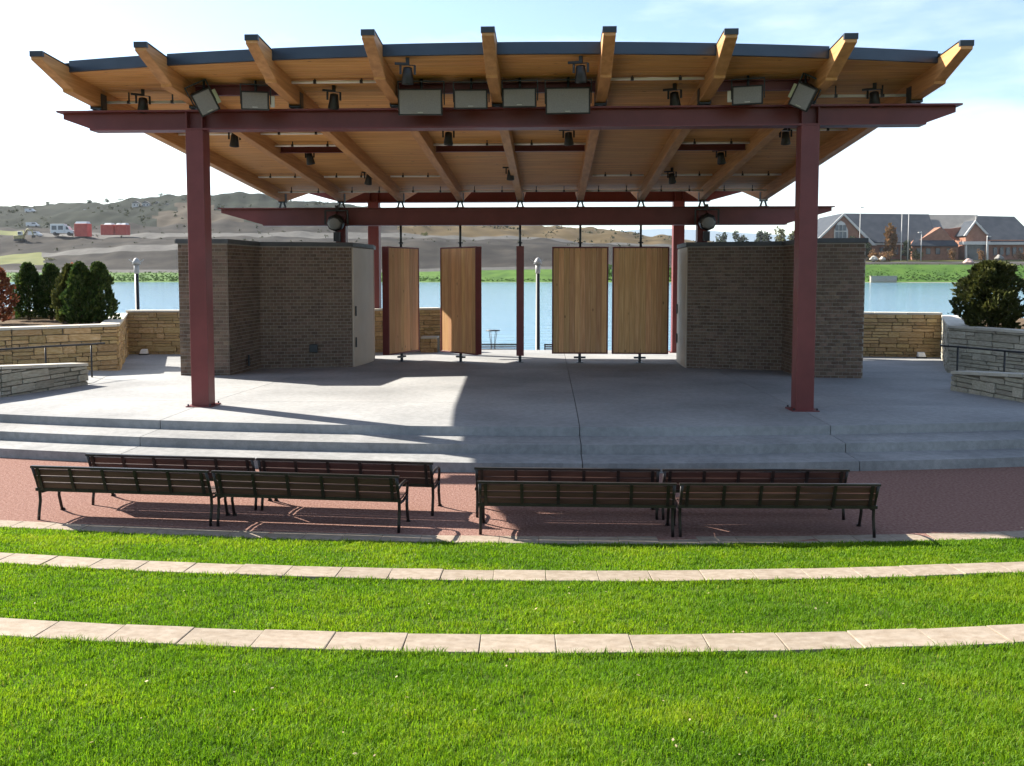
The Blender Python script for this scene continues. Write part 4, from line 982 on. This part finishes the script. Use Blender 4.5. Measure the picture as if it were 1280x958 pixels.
# poles by the church
def pole(px, y0, y1, d, name, label, cat, arm=None):
    p = sight(px, y0, d); h = (y0-y1)/1100*d; t = empty(name, p, 0, label, cat, 'poles on the far shore')
    m = MB(); m.tube([(0,0,-.3),(0,0,h)], [.32,.16], 8); m.build('shaft', M['trim'], t, True)
    m = MB()
    if arm: m.bar((0,0,h),(arm/1100*d,0,h-.2),.45,.3); m.box(arm/1100*d-.9,arm/1100*d+.9,-.5,.5,h-.5,h-.1)
    else: m.tube([(0,0,h),(0,0,h+.3),(0,0,h+.6)], [.2,.34,.1], 8)
    m.build('lamp_head' if arm else 'finial', M['trim'], t)
pole(1126, 326, 267, 480, 'flagpole', 'left one of two flagpoles before the church', 'flagpole'); pole(1134.5, 326, 266, 482, 'flagpole', 'right one of two flagpoles before the church', 'flagpole')
pole(1151, 326, 291, 478, 'lamp_pole', 'white lamp pole before the low church wing', 'lamp pole', -2); pole(1233, 326, 296, 480, 'lamp_pole', 'lamp pole beside the church entrance', 'lamp pole', 2)
pole(1074, 326, 261, 486, 'lamp_pole', 'tall lamp pole in front of the church gable', 'lamp pole', 2)
# boulders, far signs and slabs
def boulder(px, py, d, w, label, mat):
    p = sight(px, py, d); o = inst('boulder', None or boulder_mesh[mat], None, p, (0,0,random.uniform(0,3)), (w, w*.8, w*.7)); tag(o, label, 'boulder', 'boulders on the far shore')
boulder_mesh = {}
for k, mt in (('pale', M['coping']), ('grey', material('grey_boulder', (.22,.21,.19), (.30,.29,.27), 2, .9)), ('pink', material('pink_granite', (.5,.34,.30), (.62,.45,.4), 2, .9))):
    bm = bmesh.new(); bmesh.ops.create_icosphere(bm, subdivisions=3, radius=1)
    rr = random.Random(4)
    for v in bm.verts: v.co *= 1+.18*sin(v.co.x*4+1)*sin(v.co.y*5)+.12*sin(v.co.z*6+2)+rr.uniform(-.03,.03)
    me = bpy.data.meshes.new('boulder')
    for f_ in bm.faces: f_.smooth = True
    bm.to_mesh(me); bm.free(); me.materials.append(mt); boulder_mesh[k] = me
boulder(1092,324,462,2.0,'pale boulder left of the rusty shrubs','pale'); boulder(1103,324,462,1.6,'second pale boulder before the rusty shrubs','pale'); boulder(1249,323,470,2.3,'rounded grey boulder on the church lawn','grey'); boulder(1211,328,440,2.2,'pinkish boulder near the grass bank','pink')
t = empty('lakeside_wall', sight(1104,350,399), 0, 'low long stone block at the far water edge', 'wall'); m = MB(); w = 15.5/1100*400; m.box(-w,w,-.8,.8,-1,1.5); m.build('block', M['greystone'], t); m = MB(); m.box(-w-.2,w+.2,-1,1,1.5,1.75); m.build('cap', M['greystone'], t)

# ------------------------------------------------------------------ works on the far left hillside
M['redpaint'] = material('red_container_paint', (.50,.055,.04), (.62,.09,.06), .4, .6)
M['white'] = material('white_paint', (.68,.69,.7), (.78,.78,.78), .6, .5)
M['yellow'] = material('digger_paint', (.36,.30,.12), (.46,.40,.18), .5, .6)
def red_box(px0, px1, py0, py1, d, label, lids):
    p = sight((px0+px1)/2, py1, d); w = (px1-px0)/1100*d/2; h = (py1-py0)/1100*d; t = empty('red_container', p, -.1, label, 'container', 'red containers on the building site')
    m = MB(); m.box(-w,w,-2.4,2.4,0,h*.86); m.build('body', M['redpaint'], t, bevel=.12)
    for k in range(int(w*2/1.2)):
        x = -w+.6+1.2*k; m = MB(); m.box(x-.12,x+.12,-2.56,-2.402,.2,h*.82); m.build('rib', M['redpaint'], t)
    for (a, b) in lids:
        m = MB(); xa, xb = -w+2*w*a, -w+2*w*b; m.hexa([(xa,-2.2,h*.86),(xb,-2.2,h*.86),(xb,2.2,h*.86),(xa,2.2,h*.86),(xa+.5,-1.4,h),(xb-.5,-1.4,h),(xb-.5,1.6,h),(xa+.5,1.6,h)]); m.build('white_lid', M['white'], t)
red_box(95,113,277,296,547,'tall red container beside the white truck',[(.05,.95)])
red_box(128,145,279,294,548,'red container with one white lid, left one of the right pair',[(.25,.85)])
red_box(146,161,279,294,548,'red container with small white lids, right end of the row',[(.05,.4),(.55,.95)])
def truck(px0, px1, py0, py1, d):
    p = sight((px0+px1)/2, py1, d); w = (px1-px0)/1100*d/2; h = (py1-py0)/1100*d; t = empty('truck', p, 0, 'white box truck parked left of the red containers', 'truck')
    m = MB(); m.box(-w,w*.25,-1.6,1.6,h*.22,h); m.build('cargo_box', M['white'], t, bevel=.1)
    for k in (0,1): m = MB(); x = -w*.86+w*.56*k; m.box(x,x+w*.42,-1.66,-1.59,h*.5,h*.84); m.build('side_window', M['pane'], t)
    m = MB(); m.prism([(w*.27,.22*h),(w*.27,h*.86),(w*.52,h*.8),(w*.68,h*.5),(w,h*.42),(w,.22*h)], lambda q: (q[0],-1.5,q[1]), lambda q: (q[0],1.5,q[1])); m.build('cab', M['white'], t)
    m = MB(); m.prism([(w*.36,.52*h),(w*.36,h*.8),(w*.50,h*.75),(w*.62,h*.52)], lambda q: (q[0],-1.56,q[1]), lambda q: (q[0],1.56,q[1])); m.build('cab_window', M['pane'], t)
    for x in (-w*.6, w*.62):
        m = MB(); m.tube([(x,-1.7,h*.16),(x,1.7,h*.16)], h*.16, 14); m.build('wheel', M['black'], t, True)
truck(64, 94, 280, 295, 546)
p = sight(25, 302, 535); t = empty('excavator', p, 0, 'pale excavator with its arm raised, on the dirt slope at left', 'excavator')
m = MB(); m.box(-3,3,-2.2,-1,0,1.5); m.build('track', M['black'], t, bevel=.3); m = MB(); m.box(-3,3,1,2.2,0,1.5); m.build('track', M['black'], t, bevel=.3)
m = MB(); m.box(-3.2,2.2,-1.8,1.8,1.6,3.8); m.build('body', M['yellow'], t, bevel=.2); m = MB(); m.box(-.4,2.0,-1.7,.2,3.8,6.2); cb = m.build('cab', M['white'], t, bevel=.15); m = MB(); m.box(-.2,1.8,-1.76,-1.69,4.3,5.9); m.build('window', M['pane'], cb)
m = MB(); m.tube([(2.0,.6,3.4),(4.6,.6,7.6),(7.2,.6,7.0)], [.55,.5,.4], 8); m.tube([(7.2,.6,7.0),(8.4,.6,3.6)], [.4,.3], 8); m.build('arm', M['yellow'], t, True)
m = MB(); m.hexa([(7.7,-.3,2.2),(9.2,-.3,2.6),(9.2,1.5,2.6),(7.7,1.5,2.2),(7.6,-.3,3.6),(8.9,-.3,3.8),(8.9,1.5,3.8),(7.6,1.5,3.6)]); m.build('bucket', M['black'], t)
def hill_house(px, py, d, w, h, label, mat):
    p = sight(px, py, d); t = empty('hill_house', p, .1, label, 'house', 'small houses on the far hill')
    m = MB(); m.box(-w,w,-w*.7,w*.7,-1.2,h); m.build('wall', mat, t)
    m = MB(); m.prism([(-w*1.1,h),(0,h*1.7),(w*1.1,h)], lambda q: (q[0],-w*.8,q[1]), lambda q: (q[0],w*.8,q[1])); m.build('roof', M['croof2'], t)
    for k in (-.5,.35): m = MB(); m.box(k*w,k*w+w*.3,-w*.7-.08,-w*.7+.05,h*.3,h*.75); m.build('window', M['pane'], t)
hill_house(171,259,740,3.2,3.0,'small pale house on the hill, left of three','' or M['trim']); hill_house(183,259,742,3.2,3.0,'small pale house on the hill, middle of three',M['trim']); hill_house(197,260,744,2.6,3.2,'bright white house on the hill, right of three',M['white'])
hill_house(222,262,735,4.2,3.2,'long white low house beside the left front column',M['white']); hill_house(210,263,735,3.0,3.4,'teal painted shed between the hill houses',material('teal_paint',(.06,.16,.20),(.09,.2,.24),1,.6))
def site_van(px, py, d, label):
    p = sight(px, py, d); t = empty('van', p, random.uniform(-.3,.3), label, 'van', 'white vans on the building site')
    m = MB(); m.prism([(-4,.6),(-4,3.2),(1.8,3.2),(3.0,2.0),(4.2,1.7),(4.2,.6)], lambda q: (q[0],-1.5,q[1]), lambda q: (q[0],1.5,q[1])); m.build('body', M['white'], t)
    m = MB(); m.prism([(-.2,2.0),(-.2,2.9),(1.7,2.9),(2.6,2.0)], lambda q: (q[0],-1.55,q[1]), lambda q: (q[0],1.55,q[1])); m.build('window', M['pane'], t)
    for x in (-2.5,2.6): m = MB(); m.tube([(x,-1.55,.6),(x,1.55,.6)], .6, 10); m.build('wheel', M['black'], t)
site_van(41, 284, 600, 'white van on the slope above the excavator'); site_van(38, 266, 720, 'white van high on the left hillside'); site_van(112, 267, 700, 'white van above the red containers'); site_van(44, 296, 548, 'white van on the dirt track left of the truck')

# ------------------------------------------------------------------ light summer haze over the lake and hills
hm = bpy.data.materials.new('haze_air'); hm.use_nodes = True; t_ = hm.node_tree; t_.nodes.clear()
vo_ = t_.nodes.new('ShaderNodeOutputMaterial'); pv = t_.nodes.new('ShaderNodeVolumePrincipled')
pv.inputs['Color'].default_value = (.86,.91,1,1); pv.inputs['Density'].default_value = .00004; pv.inputs['Anisotropy'].default_value = .2
t_.links.new(pv.outputs[0], vo_.inputs['Volume'])
hb = MB(); hb.box(-6500, 6500, -450, 9500, -7, 260)
tag(hb.build('haze', hm), 'faint pale haze over the lake and hills', kind='stuff')
